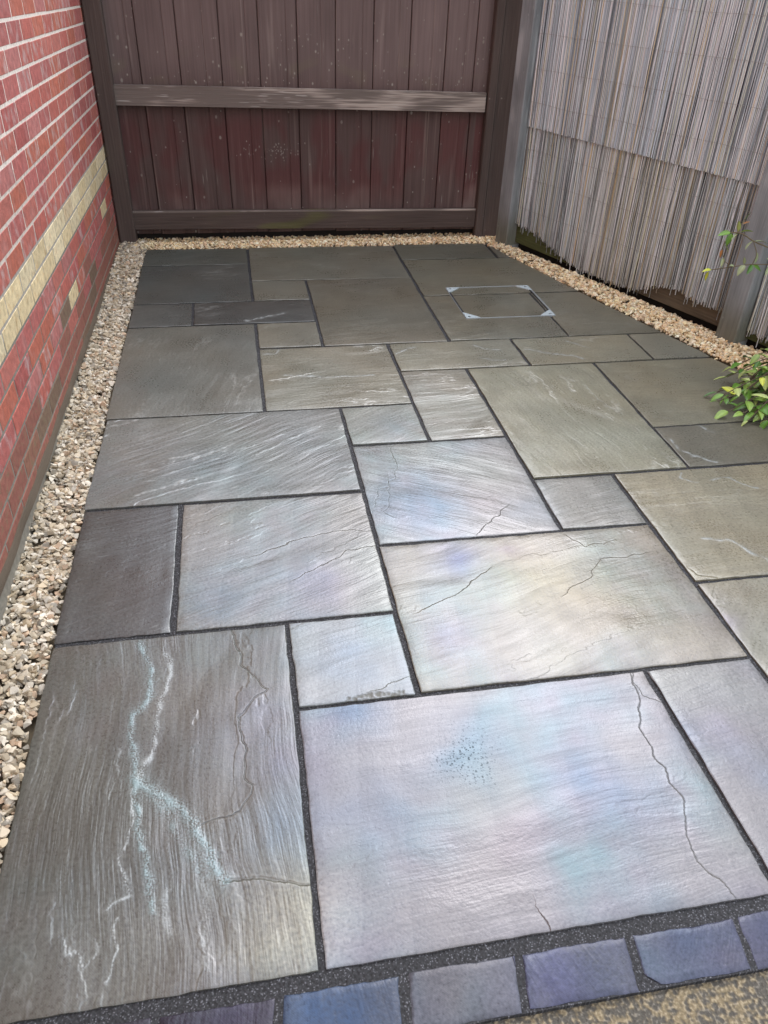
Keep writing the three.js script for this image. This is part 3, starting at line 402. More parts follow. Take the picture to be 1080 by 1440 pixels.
// brown closeboard fence across the back
{
  const FX = -0.78, Z0 = -4.505, r = rng(8);
  const specks = []; for (let i = 0; i < 260; i++) { const high = r() < 0.45; specks.push([r() * 2.45, high ? 0.87 + Math.pow(r(), 2.2) * 0.25 : r() * 1.5, 0.003 + 0.009 * r() * r(), 0.5 + r()]); }
  for (let i = 0; i < 60; i++) { const bx = 0.3 + 0.7 * r(); specks.push([1.0 + 0.25 * (r() + r() - 1), 0.50 + 0.06 * (r() + r() - 1), 0.002 + 0.004 * r(), 0.8]); }
  const [map, bump] = woodSheet(1024, 1024, 2.45, 2.0, (x, y) => {
    const right = sstep(1.2, 2.2, x), board = Math.floor((x - 0.26) / 0.2195), o = board * 5.7, gr = noise(x * 90 + o, y * 2.2) * 0.6 + noise(x * 260 + o, y * 5) * 0.4, n = fbm(x * 5 + o, y * 2.3, 3), fr = noise(x * 30 + o, y * 1.4);
    const up = sstep(0.7, 1.0, y), red = sstep(-0.1, 0.35, n + 0.2) * (1 - up) * sstep(0.12, 0.3, y) * sstep(0.78, 0.62, y);
    let R = 0.112 + 0.058 * up, G = 0.074 + 0.05 * up, B = 0.067 + 0.048 * up;
    R -= red * 0.004; G -= red * 0.024; B -= red * 0.020;
    const k = (1 + 0.22 * gr + 0.22 * n) * (1 + 0.22 * right); R *= k; G *= k; B *= k;
    const worn = sstep(0.35, 0.75, fr + 0.35 * gr) * (0.25 + 0.75 * sstep(0.3, 0.9, noise(x * 6 + o + 3, y * 1.3) + 0.3)) * 0.35 + 0.3 * sstep(0.18, 0.10, Math.abs(y - 0.16)) * sstep(-0.1, 0.5, n);
    const wk = 1 + 0.8 * right; R += worn * 0.16 * wk; G += worn * 0.143 * wk; B += worn * 0.122 * wk;
    const green = sstep(0.1, 0.5, noise(x * 7, y * 9 + 30)) * sstep(0.14, 0.0, Math.abs(y - 0.93)) * 0.25; R += green * 0.03; G += green * 0.05;
    let sp = 0; for (const s of specks) { const dx = x - s[0], dy = y - s[1]; if (Math.abs(dx) < 0.02 && Math.abs(dy) < 0.03) { const q = Math.hypot(dx * 1.2, dy * 0.8) + 0.002 * noise(x * 300, y * 300); sp = Math.max(sp, sstep(s[2], s[2] * 0.4, q) * s[3]); } }
    const inB = (x - 0.26) / 0.2195 - board, eline = Math.exp(-Math.pow((inB - (0.03 + 0.6 * (((board * 7) % 5) > 2 ? 1 : 0))) / 0.012, 2)) * sstep(-0.2, 0.4, noise(o * 3.1, y * 2.2)) * 0.55; R += eline * 0.2; G += eline * 0.18; B += eline * 0.15;
    const scr = sstep(0.62, 0.85, noise(x * 130 + o, y * 7 + 60)) * sstep(-0.1, 0.4, noise(x * 8, y * 5 + 7)) * 0.7;
    const w = clamp(sp * 0.8 + scr * 0.8); R += w * (0.34 - R); G += w * (0.31 - G); B += w * (0.27 - B);
    return [R, G, B, 0.5 + 0.25 * gr + 0.1 * n];
  });
  const bm = new THREE.MeshPhysicalMaterial({ map, bumpMap: bump, bumpScale: 0.003, roughness: 0.7, specularIntensity: 0.35 });
  const [rmap, rbump] = woodSheet(1024, 256, 2.45, 0.6, (x, y) => {   // rails, edges, posts: grain along x
    const gr = noise(x * 3, y * 110) * 0.6 + noise(x * 8, y * 260) * 0.4, n = fbm(x * 2.2, y * 9, 3), lo = y < 0.12, mid = y >= 0.12 && y < 0.3;
    let k = 1 + 0.25 * gr + 0.2 * n, R = 0.100 * k, G = 0.075 * k, B = 0.065 * k;
    if (mid) { const w = sstep(-0.05, 0.45, n + 0.6 * gr + 0.55 * sstep(0.7, 2.0, x) - 0.30) * 1.0 + 0.22 + 0.6 * sstep(0.275, 0.295, y); R += 0.03 + w * 0.28; G += 0.028 + w * 0.245; B += 0.026 + w * 0.21; }
    if (lo) { const g = sstep(0.0, 0.5, noise(x * 3 + 8, y * 14)) * sstep(0.5, 1.0, x) * sstep(1.9, 1.3, x); R += g * 0.02; G += g * 0.035; B -= g * 0.01; }
    if (mid) { const sc = sstep(0.45, 0.75, noise(x * 9, y * 190) + 0.4 * noise(x * 2.5, y * 20)) * sstep(0.0, 0.5, n + 0.35) * 0.75; R += sc * (0.5 - R); G += sc * (0.47 - G); B += sc * (0.43 - B); }
    const sp = sstep(0.62, 0.8, noise(x * 55, y * 60)) * sstep(0.0, 0.6, noise(x * 5, y * 12 + 4)) * 0.5; R += sp * 0.25; G += sp * 0.23; B += sp * 0.2;
    return [R, G, B, 0.5 + 0.3 * gr];
  });
  const rm = new THREE.MeshPhysicalMaterial({ map: rmap, bumpMap: rbump, bumpScale: 0.004, roughness: 0.75, specularIntensity: 0.35 });
  const fence = thing('board_fence', 'dark brown closeboard fence with two rails across the back', 'fence', [0, 0, Z0]);
  const cuts = [-0.71, -0.52, -0.302, -0.07, 0.147, 0.364, 0.584, 0.805, 1.023, 1.237, 1.42, 1.56];
  for (let i = 0; i < cuts.length - 1; i++) {
    const x0 = cuts[i], x1 = cuts[i + 1] - 0.003, w = x1 - x0, lo = 0.022 + 0.006 * r(), hi = 1.86 + 0.01 * r(), gx = x0 + w * (0.6 + 0.12 * r()), t = 0.011 + 0.004 * r();
    // section: thick right edge tapering to the left, with a fine groove
    const sec = [[x0, -0.018], [x0 + 0.012, -0.018], [x0 + 0.012, -0.03], [x1 + 0.014, -0.03], [x1 + 0.014, -0.0195], [x1, -0.0195], [x1, t * 0.35 - 0.004], [x1 - 0.003, t * 0.35], [gx + 0.006, t * 0.55], [gx + 0.002, t * 0.55 - 0.003], [gx - 0.001, t * 0.55 - 0.003], [gx - 0.003, t * 0.6], [x0 + 0.003, t], [x0, t - 0.003]];
    const P = [], I = [], U = [];
    sec.forEach((q, k) => { const e = sec[(k + 1) % sec.length], b0 = P.length / 3; for (const [p, y] of [[q, lo], [e, lo], [e, hi], [q, hi]]) { P.push(p[0], y, p[1]); U.push((p[0] - FX) / 2.45, y / 2); } I.push(b0, b0 + 1, b0 + 2, b0, b0 + 2, b0 + 3); });
    const c0 = P.length / 3; for (const y of [lo, hi]) for (const q of sec) { P.push(q[0], y, q[1]); U.push((q[0] - FX) / 2.45, y / 2); }
    const n = sec.length, tri = THREE.ShapeUtils.triangulateShape(sec.map((q) => new THREE.Vector2(q[0], q[1])), []); for (const [a, b, c] of tri) { I.push(c0 + a, c0 + c, c0 + b); I.push(c0 + n + a, c0 + n + b, c0 + n + c); }
    const g = new THREE.BufferGeometry(); g.setAttribute('position', new THREE.Float32BufferAttribute(P, 3)); g.setAttribute('uv', new THREE.Float32BufferAttribute(U, 2)); g.setIndex(I);
    const gg = g.toNonIndexed(); gg.computeVertexNormals(); mesh('board', gg, bm, fence);
  }
  const bar = (name, x0, x1, ya0, yb0, ya1, yb1, z0, z1, v) => {       // a rail whose ends differ a little in height
    const g = chamferBox(x1 - x0, 1, z1 - z0, 0.004, (x, y, z) => [(x + 1.2) / 2.45, (v + (y + 0.5) * 0.1 + z * 0.5) / 0.6]); const p = g.attributes.position;
    for (let i = 0; i < p.count; i++) { const s = (p.getX(i) / (x1 - x0)) + 0.5, t = clamp(p.getY(i) + 0.5); const lo = ya0 + (ya1 - ya0) * s, hi = yb0 + (yb1 - yb0) * s; p.setY(i, lo + (hi - lo) * (t < 0.01 ? t : t > 0.99 ? t : t < 0.5 ? 0.04 : 0.96)); }
    g.computeVertexNormals(); const m = mesh(name, g, rm, fence); m.position.set((x0 + x1) / 2, 0, (z0 + z1) / 2); return m;
  };
  bar('rail', -0.69, 1.497, 0.754, 0.857, 0.734, 0.839, 0.018, 0.058, 0.15).userData.label = 'pale weathered upper rail';
  bar('rail', -0.70, 1.503, 0.066, 0.172, 0.046, 0.162, 0.018, 0.056, 0.02);
  bar('rail', -0.69, 1.497, 1.55, 1.655, 1.53, 1.635, 0.018, 0.058, 0.15);
  const post = (x0, x1, z0, z1, h) => { const g = chamferBox(x1 - x0, h, z1 - z0, 0.006, (x, y, z) => [(y + 1) / 2.45, (0.38 + x + z) / 0.6]); mesh('post', g, rm, fence).position.set((x0 + x1) / 2, h / 2 - 0.03, (z0 + z1) / 2); };
  post(-0.772, -0.675, -0.017, 0.085, 1.95); post(1.503, 1.555, 0.013, 0.075, 1.95); post(1.557, 1.72, -0.06, 0.055, 1.95);
  const gb = chamferBox(2.32, 0.12, 0.02, 0.003, (x, y, z) => [(x + 1.6) / 2.45, (0.4 + y) / 0.6]);
  mesh('gravel_board', gb, new THREE.MeshStandardMaterial({ color: rgb(0.018, 0.016, 0.014), roughness: 0.9 }), fence).position.set(0.41, 0.0, -0.055);  // near-black colour stands in for the shaded gap under the boards
}

// ------------------------------------------------------------------ right side: grey posts, reed screens, panels behind
const FT = Math.atan2(0.9244, 0.3815), FP = [1.7135, 0, -4.2];      // along the fence: local x towards the camera, local z towards the patio
const fenceSpot = (s, n) => [FP[0] + 0.3815 * s - 0.9244 * n, FP[2] + 0.9244 * s + 0.3815 * n];
{
  const [map, bump] = woodSheet(512, 1024, 0.5, 2.0, (x, y) => {
    const gr = noise(x * 120, y * 2.5) * 0.6 + noise(x * 300, y * 6) * 0.4, n = fbm(x * 9, y * 4, 4), moss = sstep(0.28, 0.02, y + 0.06 * n), pale = sstep(0.25, 0.6, noise(x * 14, y * 5 + 9) + 0.25 * gr);
    let k = 1 + 0.25 * gr + 0.42 * n, R = 0.27 * k, G = 0.29 * k, B = 0.295 * k; R += pale * 0.12; G += pale * 0.12; B += pale * 0.118;
    R += moss * (0.15 * k - R) * 0.75; G += moss * (0.148 * k - G) * 0.75; B += moss * (0.095 * k - B) * 0.75;
    const sc = sstep(0.66, 0.85, noise(x * 60, y * 26 + 3)) * 0.5; R += sc * 0.25; G += sc * 0.25; B += sc * 0.24;
    return [R, G, B, 0.5 + 0.25 * gr + 0.15 * n];
  });
  const pm = new THREE.MeshStandardMaterial({ map, bumpMap: bump, bumpScale: 0.003, roughness: 0.75 });
  const post = (s, n, label) => { const [x, z] = fenceSpot(s, n), t = thing('fence_post', label, 'fence post', [x, 0, z], -FT, 'grey posts of the reed fence'); mesh('shaft', chamferBox(0.115, 2.0, 0.115, 0.006, (a, y, b) => [(a + 0.1 + (b > 0.05 ? 0.22 : 0)) / 0.5 + b, (y + 0.965) / 2]), pm, t).position.y = 0.965; };
  post(-0.07, 0.012, 'grey weathered post in the back corner beside the brown fence'); post(1.683, 0.02, 'grey weathered post on the right, behind the leafy sprig'); post(3.45, 0.02, 'grey weathered post nearest the house');
  const reedMat = new THREE.MeshPhysicalMaterial({ vertexColors: true, roughness: 0.6, specularIntensity: 0.7, side: THREE.DoubleSide });
  const wireMat = new THREE.MeshStandardMaterial({ color: rgb(0.42, 0.41, 0.38), roughness: 0.5, metalness: 0.3 });
  const [bmap, bbump] = woodSheet(512, 512, 1.8, 1.9, (x, y) => { const gr = noise(x * 70, y * 2) * 0.6 + noise(x * 200, y * 5) * 0.4, k = 1 + 0.3 * gr; return [0.045 * k, 0.042 * k, 0.038 * k, 0.5 + 0.3 * gr]; });
  const backMat = new THREE.MeshStandardMaterial({ map: bmap, bumpMap: bbump, bumpScale: 0.003, roughness: 0.9 });
  const [gmap, gbump] = woodSheet(512, 128, 1.8, 0.2, (x, y) => { const gr = noise(x * 3, y * 110), n = fbm(x * 6, y * 20, 3), gn = sstep(1.1, 0.35, x + 0.25 * n), k = 1 + 0.25 * gr + 0.3 * n; return [(0.12 - 0.035 * gn) * k, (0.095 + 0.005 * gn) * k, (0.062 - 0.028 * gn) * k, 0.5 + 0.3 * gr]; });
  const gbMat = new THREE.MeshStandardMaterial({ map: gmap, bumpMap: gbump, bumpScale: 0.004, roughness: 0.85 });
  const screen = (s0, s1, bottom, seed, label, plabel) => {
    const r = rng(seed), len = s1 - s0, [bx, bz] = fenceSpot(s0, 0);
    const panel = thing('plank_fence', plabel, 'fence', [bx, 0, bz], -FT);
    for (let k = 0, nB = Math.round(len / 0.13); k < nB; k++) { const w = len / nB; mesh('board', chamferBox(w + (k === 0 || k === nB - 1 ? 0.09 : -0.004), 1.68, 0.014, 0.002, (x, y) => [(x + k * w) / 1.8, (y + 0.95) / 1.9]), backMat, panel).position.set((k + 0.5) * w, 0.95, -0.035 + (k & 1) * 0.007); }
    mesh('gravel_board', chamferBox(len + 0.05, 0.105, 0.024, 0.004, (x, y) => [(x + len / 2) / 1.8, (y + 0.06) / 0.2]), gbMat, panel).position.set(len / 2, 0.068, -0.016);
    mesh('gap_shade_strip', chamferBox(len + 0.1, 0.1, 0.014, 0.002, (x, y) => [x / 1.8, y]), new THREE.MeshStandardMaterial({ color: rgb(0.012, 0.011, 0.01), roughness: 1 }), panel).position.set(len / 2, 0.0, -0.05);  // near-black strip added for the shade in the gap below the panel
    const t = thing('reed_screen', label, 'reed screen', [bx, 0, bz], -FT);
    const sheaf = (name, y0, y1, n0, n1, step, tone) => {
      const P = [], N = [], C = [], I = [];
      for (let layer = 0; layer < 3; layer++) for (let s = 0.002; s < len - 0.002; s += step * (0.5 + r())) {
        if (r() < 0.22 + 0.14 * sstep(0.2, 0.6, noise(s * 9 + seed, layer))) continue;
        const rad = 0.0011 + 0.0022 * r() * r() + 0.0004 * r(), low = y0(s) < 0.3, lo = y0(s) + (r() - 0.5) * (low ? 0.028 : 0.006) - (low && r() < 0.1 ? 0.05 * r() : 0), hi = y1 + (r() - 0.5) * 0.03, lean = (r() - 0.5) * 0.03 + (r() < 0.05 ? (r() - 0.5) * 0.09 : 0) + 0.012 * noise(s * 5, seed), bow = (r() - 0.5) * 0.012;
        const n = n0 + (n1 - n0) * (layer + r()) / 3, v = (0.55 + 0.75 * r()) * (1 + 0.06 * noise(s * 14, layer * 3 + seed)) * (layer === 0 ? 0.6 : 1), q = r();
        let c = q < 0.62 ? [0.55, 0.57, 0.575] : q < 0.84 ? [0.27, 0.28, 0.285] : q < 0.95 ? [0.58, 0.55, 0.43] : [0.50, 0.38, 0.23];
        if (q < 0.26) c = [0.9, 0.92, 0.92];
        const w = tone(s); c = c.map((e, i) => Math.min(0.9, e * v * w[i] * [1.2, 1.22, 1.2][i]));
        const K = 4, SEG = 5, b0 = P.length / 3;
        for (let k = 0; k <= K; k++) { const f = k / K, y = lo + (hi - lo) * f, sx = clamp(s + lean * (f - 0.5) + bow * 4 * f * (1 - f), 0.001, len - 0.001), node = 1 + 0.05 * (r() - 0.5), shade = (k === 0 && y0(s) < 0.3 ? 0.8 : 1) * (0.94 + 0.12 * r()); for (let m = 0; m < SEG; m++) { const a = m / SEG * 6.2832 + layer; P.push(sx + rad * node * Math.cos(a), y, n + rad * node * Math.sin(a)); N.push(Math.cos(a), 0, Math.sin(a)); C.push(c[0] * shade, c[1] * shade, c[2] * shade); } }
        for (let k = 0; k < K; k++) for (let m = 0; m < SEG; m++) { const a = b0 + k * SEG + m, e = b0 + k * SEG + (m + 1) % SEG; I.push(a, a + SEG, e, e, a + SEG, e + SEG); }
      }
      const g = new THREE.BufferGeometry(); g.setAttribute('position', new THREE.Float32BufferAttribute(P, 3)); g.setAttribute('normal', new THREE.Float32BufferAttribute(N, 3)); g.setAttribute('color', new THREE.Float32BufferAttribute(C, 3)); g.setIndex(I);
      mesh(name, g, reedMat, t).userData.kind = 'stuff';
    };
    sheaf('lower_reeds', bottom, 0.78, 0.003, 0.016, 0.0036, (s) => { const k = 1.0 + 0.1 * noise(s * 4, seed), w = 0.06 * sstep(0.3, 0.8, s) * sstep(1.5, 1.0, s); return [k * (0.98 + w), k * 1.01, k * (1.03 - 1.2 * w)]; });
    sheaf('upper_reeds', () => 0.70, 1.93, 0.013, 0.024, 0.0036, (s) => { const k = 1.32 + 0.12 * noise(s * 3, seed + 4); return [k * 0.95, k, k * 1.07]; });
    for (const y of [0.24, 0.42, 0.58]) { const g = new THREE.BoxGeometry(len, 0.001, 0.001, 40); const p = g.attributes.position; for (let i = 0; i < p.count; i++) p.setY(i, p.getY(i) + 0.006 * noise(p.getX(i) * 4, y * 40 + seed)); mesh('binding_wire', g, wireMat, t).position.set(len / 2, y, 0.0175); }
    for (const y of [0.83, 1.0, 1.17, 1.34, 1.5, 1.7]) { const g = new THREE.BoxGeometry(len, 0.001, 0.001, 40); const p = g.attributes.position; for (let i = 0; i < p.count; i++) p.setY(i, p.getY(i) + 0.008 * noise(p.getX(i) * 3, y * 40 + seed)); mesh('binding_wire', g, wireMat, t).position.set(len / 2, y, 0.0255); }
  };
  const pts = [[0, 0.14], [0.2, 0.125], [0.35, 0.075], [0.55, 0.03], [0.85, 0.018], [1.05, 0.045], [1.2, 0.11], [1.3, 0.13], [1.42, 0.10], [1.62, 0.11]];
  const bot = (s) => { for (let i = 0; i < pts.length - 1; i++) if (s <= pts[i + 1][0]) { const f = (s - pts[i][0]) / (pts[i + 1][0] - pts[i][0]); return pts[i][1] + f * (pts[i + 1][1] - pts[i][1]); } return 0.09; };
  screen(-0.008, 1.622, bot, 101, 'bleached reed screen in two tiers between the two grey posts', 'dark board panel with mossy bottom board behind the reeds, between the two posts');
  screen(1.745, 3.39, () => 0.06, 202, 'bleached reed screen right of the right grey post, at the photo edge', 'dark board panel behind the reeds, right of the right grey post');
}

// ------------------------------------------------------------------ gravel strips
{
  const stoneGeo = (seed) => {
    const g0 = new THREE.IcosahedronGeometry(1, 2), p = g0.attributes.position, r = rng(seed), planes = [];
    for (let k = 0; k < 10; k++) { const v = new THREE.Vector3(r() - 0.5, r() - 0.5, r() - 0.5).normalize(); planes.push([v, 0.36 + 0.3 * r()]); }
    const v = new THREE.Vector3(); for (let i = 0; i < p.count; i++) { v.fromBufferAttribute(p, i); for (const [n, dd] of planes) { const e = v.dot(n) - dd; if (e > 0) v.addScaledVector(n, -e); } p.setXYZ(i, v.x, v.y, v.z); }
    g0.deleteAttribute('uv'); const g1 = g0.index ? g0.toNonIndexed() : g0; g1.computeVertexNormals(); return g1;
  };
  const sm = new THREE.MeshStandardMaterial({ color: 0xffffff, roughness: 0.75 });
  const strip = (label, seed, inside, box, density, palette, size) => {
    const grp = new THREE.Group(); grp.name = numbered('gravel'); grp.userData = { kind: 'stuff', label, category: 'gravel' }; scene.add(grp);
    const r = rng(seed), lists = [[], [], []], area = (box[1] - box[0]) * (box[3] - box[2]), N = Math.round(area * density), m4 = new THREE.Matrix4(), q = new THREE.Quaternion(), e = new THREE.Euler();
    for (let i = 0; i < N; i++) {
      const x = box[0] + r() * (box[1] - box[0]), z = box[2] + r() * (box[3] - box[2]), s = size * (0.6 + 0.75 * r() * r() + 0.15 * r());
      const k = inside(x, z); if (k === null) { r(); continue; }
      e.set((r() - 0.5) * 1.5, r() * 6.28, (r() - 0.5) * 1.5); q.setFromEuler(e);
      const y = -0.022 + k + 0.016 * r() + s * 0.25;
      m4.compose(new THREE.Vector3(x, y, z), q, new THREE.Vector3(s * (0.85 + 0.5 * r()), s * (0.5 + 0.35 * r()), s * (0.7 + 0.3 * r())));
      const c = palette[Math.floor(r() * palette.length)], v = (palette === cool ? 0.80 : 0.88) + 0.4 * r() - 0.12; lists[Math.floor(r() * 3)].push([m4.clone(), palette === cool ? rgb(c[0] * v * 1.03, c[1] * v, c[2] * v * 0.98) : rgb(Math.min(0.92, c[0] * v * 1.05), Math.min(0.9, c[1] * v * 1.04), c[2] * v * 1.04)]);
    }
    lists.forEach((l, k) => { const im = new THREE.InstancedMesh(stoneGeo(seed * 7 + k), sm, l.length); im.name = numbered('stones'); im.userData.kind = 'stuff'; im.castShadow = im.receiveShadow = true; l.forEach(([m, c], i) => { im.setMatrixAt(i, m); im.setColorAt(i, c); }); grp.add(im); });
  };
  const cool = [[0.60, 0.53, 0.40], [0.68, 0.61, 0.48], [0.54, 0.46, 0.33], [0.72, 0.67, 0.56], [0.48, 0.42, 0.31], [0.62, 0.52, 0.36], [0.56, 0.42, 0.29], [0.36, 0.33, 0.27], [0.76, 0.71, 0.59]];
  const warm = [[0.80, 0.65, 0.38], [0.86, 0.73, 0.48], [0.74, 0.57, 0.33], [0.88, 0.79, 0.58], [0.68, 0.48, 0.26], [0.78, 0.58, 0.38], [0.62, 0.48, 0.31], [0.84, 0.73, 0.53]];
  const diag = (z) => 1.536 + 0.345 * (z + 4.16), fenceX = (z) => 0.41275 * z + 3.447;
  strip('beige gravel strip between the brick wall and the slabs', 11, (x, z) => x < -0.616 - 0.007 * noise(z * 9, 2) ? 0.004 * noise(x * 9, z * 9) : null, [-0.772, -0.60, -4.46, 0.3], 10500, cool, 0.0135);
  strip('cream gravel strip along the foot of the brown fence', 12, (x, z) => z < -4.268 + 0.01 * noise(x * 8, 5) ? 0.004 - 0.02 * sstep(-4.38, -4.46, z) : null, [-0.68, 1.7, -4.56, -4.24], 8500, warm, 0.012);
  strip('golden gravel strip along the foot of the reed screen', 13, (x, z) => x > diag(z) + 0.012 + 0.012 * noise(z * 9, 3) && x < fenceX(z) + 0.035 && z > -4.24 ? 0.008 - 0.03 * sstep(0.0, 0.06, x - fenceX(z) + 0.06) : null, [1.5, 2.95, -4.26, -1.3], 8500, warm, 0.0122);
}

// ------------------------------------------------------------------ recessed manhole tray set into the slabs
{
  const t = thing('manhole_cover', 'recessed manhole tray with thin galvanised frame and four triangular corners', 'manhole cover', [1.305, 0, -3.227]);
  const cm = new THREE.MeshStandardMaterial({ color: rgb(0.44, 0.52, 0.54), roughness: 0.5 }), gm = new THREE.MeshStandardMaterial({ color: rgb(0.32, 0.36, 0.37), roughness: 0.5, metalness: 0.2 }), dm = new THREE.MeshStandardMaterial({ color: rgb(0.02, 0.02, 0.025), roughness: 0.8 });
  const W = 0.478, D = 0.448, bar = (w, d, x, z) => mesh('frame', chamferBox(w, 0.012, d, 0.001), gm, t).position.set(x, -0.003, z);
  bar(W, 0.0035, 0, -D / 2); bar(W, 0.004, 0, D / 2); bar(0.003, D, -W / 2, 0); bar(0.008, D, W / 2, 0);
  const gap = (w, d, x, z) => mesh('seam', new THREE.BoxGeometry(w, 0.01, d), dm, t)  .position.set(x, -0.0022, z); gap(0.006, D - 0.01, -W / 2 + 0.0065, 0); gap(0.005, D - 0.01, W / 2 - 0.011, 0);
  for (const sx of [-1, 1]) for (const sz of [-1, 1]) {
    const s = new THREE.Shape(); s.moveTo(0, 0); s.lineTo(0.075, 0); s.lineTo(0.066, 0.012); s.lineTo(0.014, 0.062); s.lineTo(0, 0.072); s.closePath();
    const h = new THREE.Path(); h.absarc(0.019, 0.019, 0.0085, 0, 6.2832, true); s.holes.push(h);
    const g = new THREE.ExtrudeGeometry(s, { depth: 0.006, bevelEnabled: true, bevelSize: 0.0008, bevelThickness: 0.0008, bevelSegments: 1, curveSegments: 10 }); g.rotateX(Math.PI / 2);
    const m = mesh('corner_plate', g, cm, t); m.position.set(sx * (W / 2 - 0.002), 0.0035, sz * (D / 2 - 0.002)); m.rotation.y = sx < 0 && sz < 0 ? 0 : sx > 0 && sz < 0 ? -Math.PI / 2 : sx > 0 ? Math.PI : Math.PI / 2;
    mesh('socket', new THREE.CylinderGeometry(0.0084, 0.0084, 0.004, 12), dm, m).position.set(0.019, -0.005, 0.019);
  }
}

// ------------------------------------------------------------------ plants at the right edge
{
  const leafGeo = (w, curl, fold, seed) => {
    const NU = 7, NV = 4, P = [], C = [], I = [], r = rng(seed);
    for (let i = 0; i <= NU; i++) for (let j = 0; j <= NV; j++) {
      const t = i / NU, e = (j / NV - 0.5) * 2, half = w * Math.pow(Math.sin(Math.PI * Math.pow(t, 0.85)), 0.8) * (1 - 0.15 * t);
      P.push(e * half, Math.abs(e) * half * fold - curl * t * t + 0.02 * noise(t * 5 + seed, e * 2), t);
      const mid = Math.abs(e) < 0.2 ? 1.35 : 1, k = mid * (0.9 + 0.2 * r()); C.push(k, k, k * 0.95);
    }
    for (let i = 0; i < NU; i++) for (let j = 0; j < NV; j++) { const a = i * (NV + 1) + j, b = a + 1, c = a + NV + 1, d = c + 1; I.push(a, c, b, b, c, d); }
    const g = new THREE.BufferGeometry(); g.setAttribute('position', new THREE.Float32BufferAttribute(P, 3)); g.setAttribute('color', new THREE.Float32BufferAttribute(C, 3)); g.setIndex(I); g.computeVertexNormals(); return g;
  };
  const geos = [leafGeo(0.24, 0.18, 0.4, 1), leafGeo(0.28, 0.35, 0.3, 2), leafGeo(0.2, 0.05, 0.5, 3), leafGeo(0.26, 0.28, 0.2, 4)];
  const lm = (r, g, b) => new THREE.MeshPhysicalMaterial({ color: rgb(r, g, b), vertexColors: true, roughness: 0.36, side: THREE.DoubleSide, ior: 1.5 });
  const greens = [lm(0.10, 0.23, 0.03), lm(0.15, 0.30, 0.045), lm(0.06, 0.15, 0.022), lm(0.24, 0.37, 0.08), lm(0.38, 0.46, 0.15)], lime = lm(0.5, 0.55, 0.06), rust = lm(0.35, 0.17, 0.06), sage = lm(0.30, 0.36, 0.20);
  const stemMat = new THREE.MeshStandardMaterial({ color: rgb(0.10, 0.075, 0.045), roughness: 0.8 }), twigMat = new THREE.MeshStandardMaterial({ color: rgb(0.16, 0.13, 0.075), roughness: 0.8 });
  const UP = new THREE.Vector3(0, 1, 0);
  const leaf = (parent, p, dir, len, mat, k, roll = 0) => { const m = mesh('leaf', geos[k % 4], mat, parent); m.position.copy(p); const f = dir.clone().normalize(), x = new THREE.Vector3().crossVectors(UP, f); if (x.lengthSq() < 1e-4) x.set(1, 0, 0); x.normalize(); const y = new THREE.Vector3().crossVectors(f, x); m.quaternion.setFromRotationMatrix(new THREE.Matrix4().makeBasis(x, y, f)); m.rotateZ(roll); m.scale.setScalar(len); return m; };
  const stem = (parent, pts, rad, mat) => mesh('stem', new THREE.TubeGeometry(new THREE.CatmullRomCurve3(pts), 14, rad, 5), mat, parent);
  // low bush
  const bx = 2.30, bz = -1.93, bush = thing('leafy_bush', 'low glossy green bush spilling over the slab edge on the right', 'bush', [bx, -0.02, bz]), r = rng(61);
  for (let i = 0; i < 44; i++) {
    const f = i / 43, a = Math.PI + (f - 0.5) * 2.3, reach = 0.26 + 0.2 * r() - 0.08 * Math.abs(f - 0.5) * 2, top = 0.06 + 0.15 * r(), end = new THREE.Vector3(Math.cos(a) * reach, 0.035 + top * 0.5 * r(), Math.sin(a) * reach * 0.72), mid = end.clone().multiplyScalar(0.55); mid.y = 0.03 + top;
    const c = new THREE.CatmullRomCurve3([new THREE.Vector3(0, 0, 0), mid, end]); mesh('stem', new THREE.TubeGeometry(c, 12, 0.0024, 5), stemMat, bush);
    const nL = 6 + Math.floor(r() * 4);
    for (let k = 0; k < nL; k++) { const t = 0.35 + 0.65 * k / (nL - 1), p = c.getPoint(t), tg = c.getTangent(t), side = (k & 1 ? 1 : -1), d = tg.clone().multiplyScalar(k === nL - 1 ? 1 : 0.45).add(new THREE.Vector3(-tg.z, 0, tg.x).multiplyScalar(side * (k === nL - 1 ? 0.1 : 0.9))); d.y += 0.1 + 0.5 * (r() - 0.4);
      const u = r(), mat = u < 0.02 ? rust : u < 0.07 ? lime : u < 0.28 ? greens[4] : greens[Math.floor(r() * 4)]; leaf(bush, p, d, 0.03 + 0.045 * r(), mat, Math.floor(r() * 4), (r() - 0.5) * 0.9); }
  }
  // sprig before the right post
  const sp = thing('climbing_shrub', 'thin shrub sprig with few small leaves crossing the right grey post', 'shrub', [2.42, -0.02, -2.16]), V = (x, y, z) => new THREE.Vector3(x - 2.42, y + 0.02, z + 2.16);
  stem(sp, [V(2.42, -0.02, -2.16), V(2.36, 0.3, -2.18), V(2.25, 0.52, -2.2), V(2.121, 0.56, -2.259)], 0.004, stemMat);
  stem(sp, [V(2.121, 0.56, -2.259), V(2.062, 0.578, -2.308), V(2.02, 0.60, -2.34), V(1.985, 0.598, -2.366)], 0.0028, twigMat);
  stem(sp, [V(2.25, 0.50, -2.2), V(2.127, 0.502, -2.236), V(2.05, 0.485, -2.29), V(1.992, 0.466, -2.32), V(1.93, 0.445, -2.354)], 0.002, twigMat);
  stem(sp, [V(2.062, 0.578, -2.308), V(2.075, 0.53, -2.28), V(2.066, 0.49, -2.275)], 0.002, twigMat);
  stem(sp, [V(1.985, 0.598, -2.366), V(1.965, 0.54, -2.36), V(1.975, 0.49, -2.34), V(2.0, 0.47, -2.32)], 0.0016, twigMat);
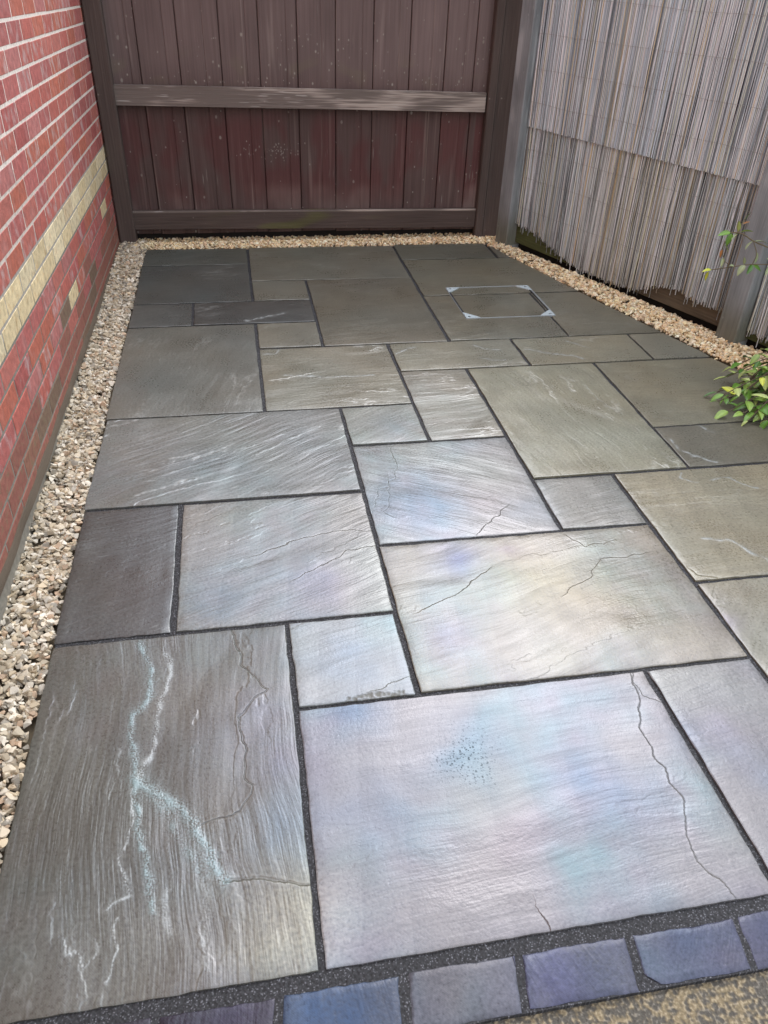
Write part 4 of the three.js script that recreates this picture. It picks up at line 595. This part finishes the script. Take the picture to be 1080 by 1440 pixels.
  stem(sp, [V(2.01, 0.60, -2.345), V(2.012, 0.63, -2.35), V(2.026, 0.655, -2.355)], 0.002, twigMat);
  const L = [ // place, direction, length, material
    [[1.985, 0.598, -2.366], [-1, -0.1, 0], 0.055, greens[1], 0], [[1.99, 0.595, -2.362], [-0.45, -0.75, 0.3], 0.05, greens[0], 1], [[2.006, 0.605, -2.35], [-0.25, 1, 0.1], 0.05, greens[4], 2], [[2.015, 0.605, -2.345], [0.8, 0.25, 0.3], 0.05, greens[3], 0], [[2.01, 0.6, -2.35], [-0.8, -0.7, 0.2], 0.04, sage, 2],
    [[2.06, 0.579, -2.308], [-0.9, -0.45, 0.25], 0.05, sage, 3], [[2.066, 0.577, -2.304], [0.9, 0.2, 0.25], 0.055, sage, 1], [[2.075, 0.54, -2.285], [0.1, -1, 0.15], 0.052, sage, 2], [[2.066, 0.49, -2.275], [-0.5, -0.5, 0.5], 0.048, greens[2], 0], [[2.068, 0.49, -2.272], [0.8, -0.3, 0.3], 0.048, greens[0], 3],
    [[2.045, 0.484, -2.292], [-0.7, -0.6, 0.3], 0.05, sage, 1], [[2.04, 0.484, -2.294], [-0.25, 0.9, 0.1], 0.038, sage, 2], [[2.01, 0.473, -2.312], [-0.8, 0.3, 0.3], 0.03, sage, 0], [[1.968, 0.55, -2.36], [0.6, -0.5, 0.3], 0.04, greens[3], 1], [[1.966, 0.53, -2.36], [-0.4, -0.8, 0.3], 0.035, rust, 3], [[1.972, 0.5, -2.345], [-0.2, -0.9, 0.3], 0.04, sage, 2],
    [[1.935, 0.446, -2.352], [-1, 0.12, 0.05], 0.04, lime, 1], [[1.925, 0.44, -2.352], [-0.2, -1, 0.1], 0.042, lime, 2], [[2.127, 0.502, -2.236], [-0.5, -0.6, 0.4], 0.05, sage, 0], [[2.13, 0.51, -2.236], [-0.6, 0.6, 0.2], 0.045, greens[4], 1], [[2.026, 0.65, -2.355], [0.3, 0.8, 0], 0.035, greens[2], 0], [[2.02, 0.635, -2.352], [0.9, 0.4, 0.1], 0.03, rust, 2]];
  for (const [p, d, len, mat, k] of L) leaf(sp, V(...p), new THREE.Vector3(...d), len, mat, k, (k - 1.5) * 0.35);
  leaf(sp, V(2.32, 0.36, -2.19), new THREE.Vector3(0.5, 0.5, 0.4), 0.06, greens[1], 0); leaf(sp, V(2.28, 0.47, -2.2), new THREE.Vector3(0.2, 0.8, 0.4), 0.06, greens[0], 1);
}

renderer.render(scene, camera);
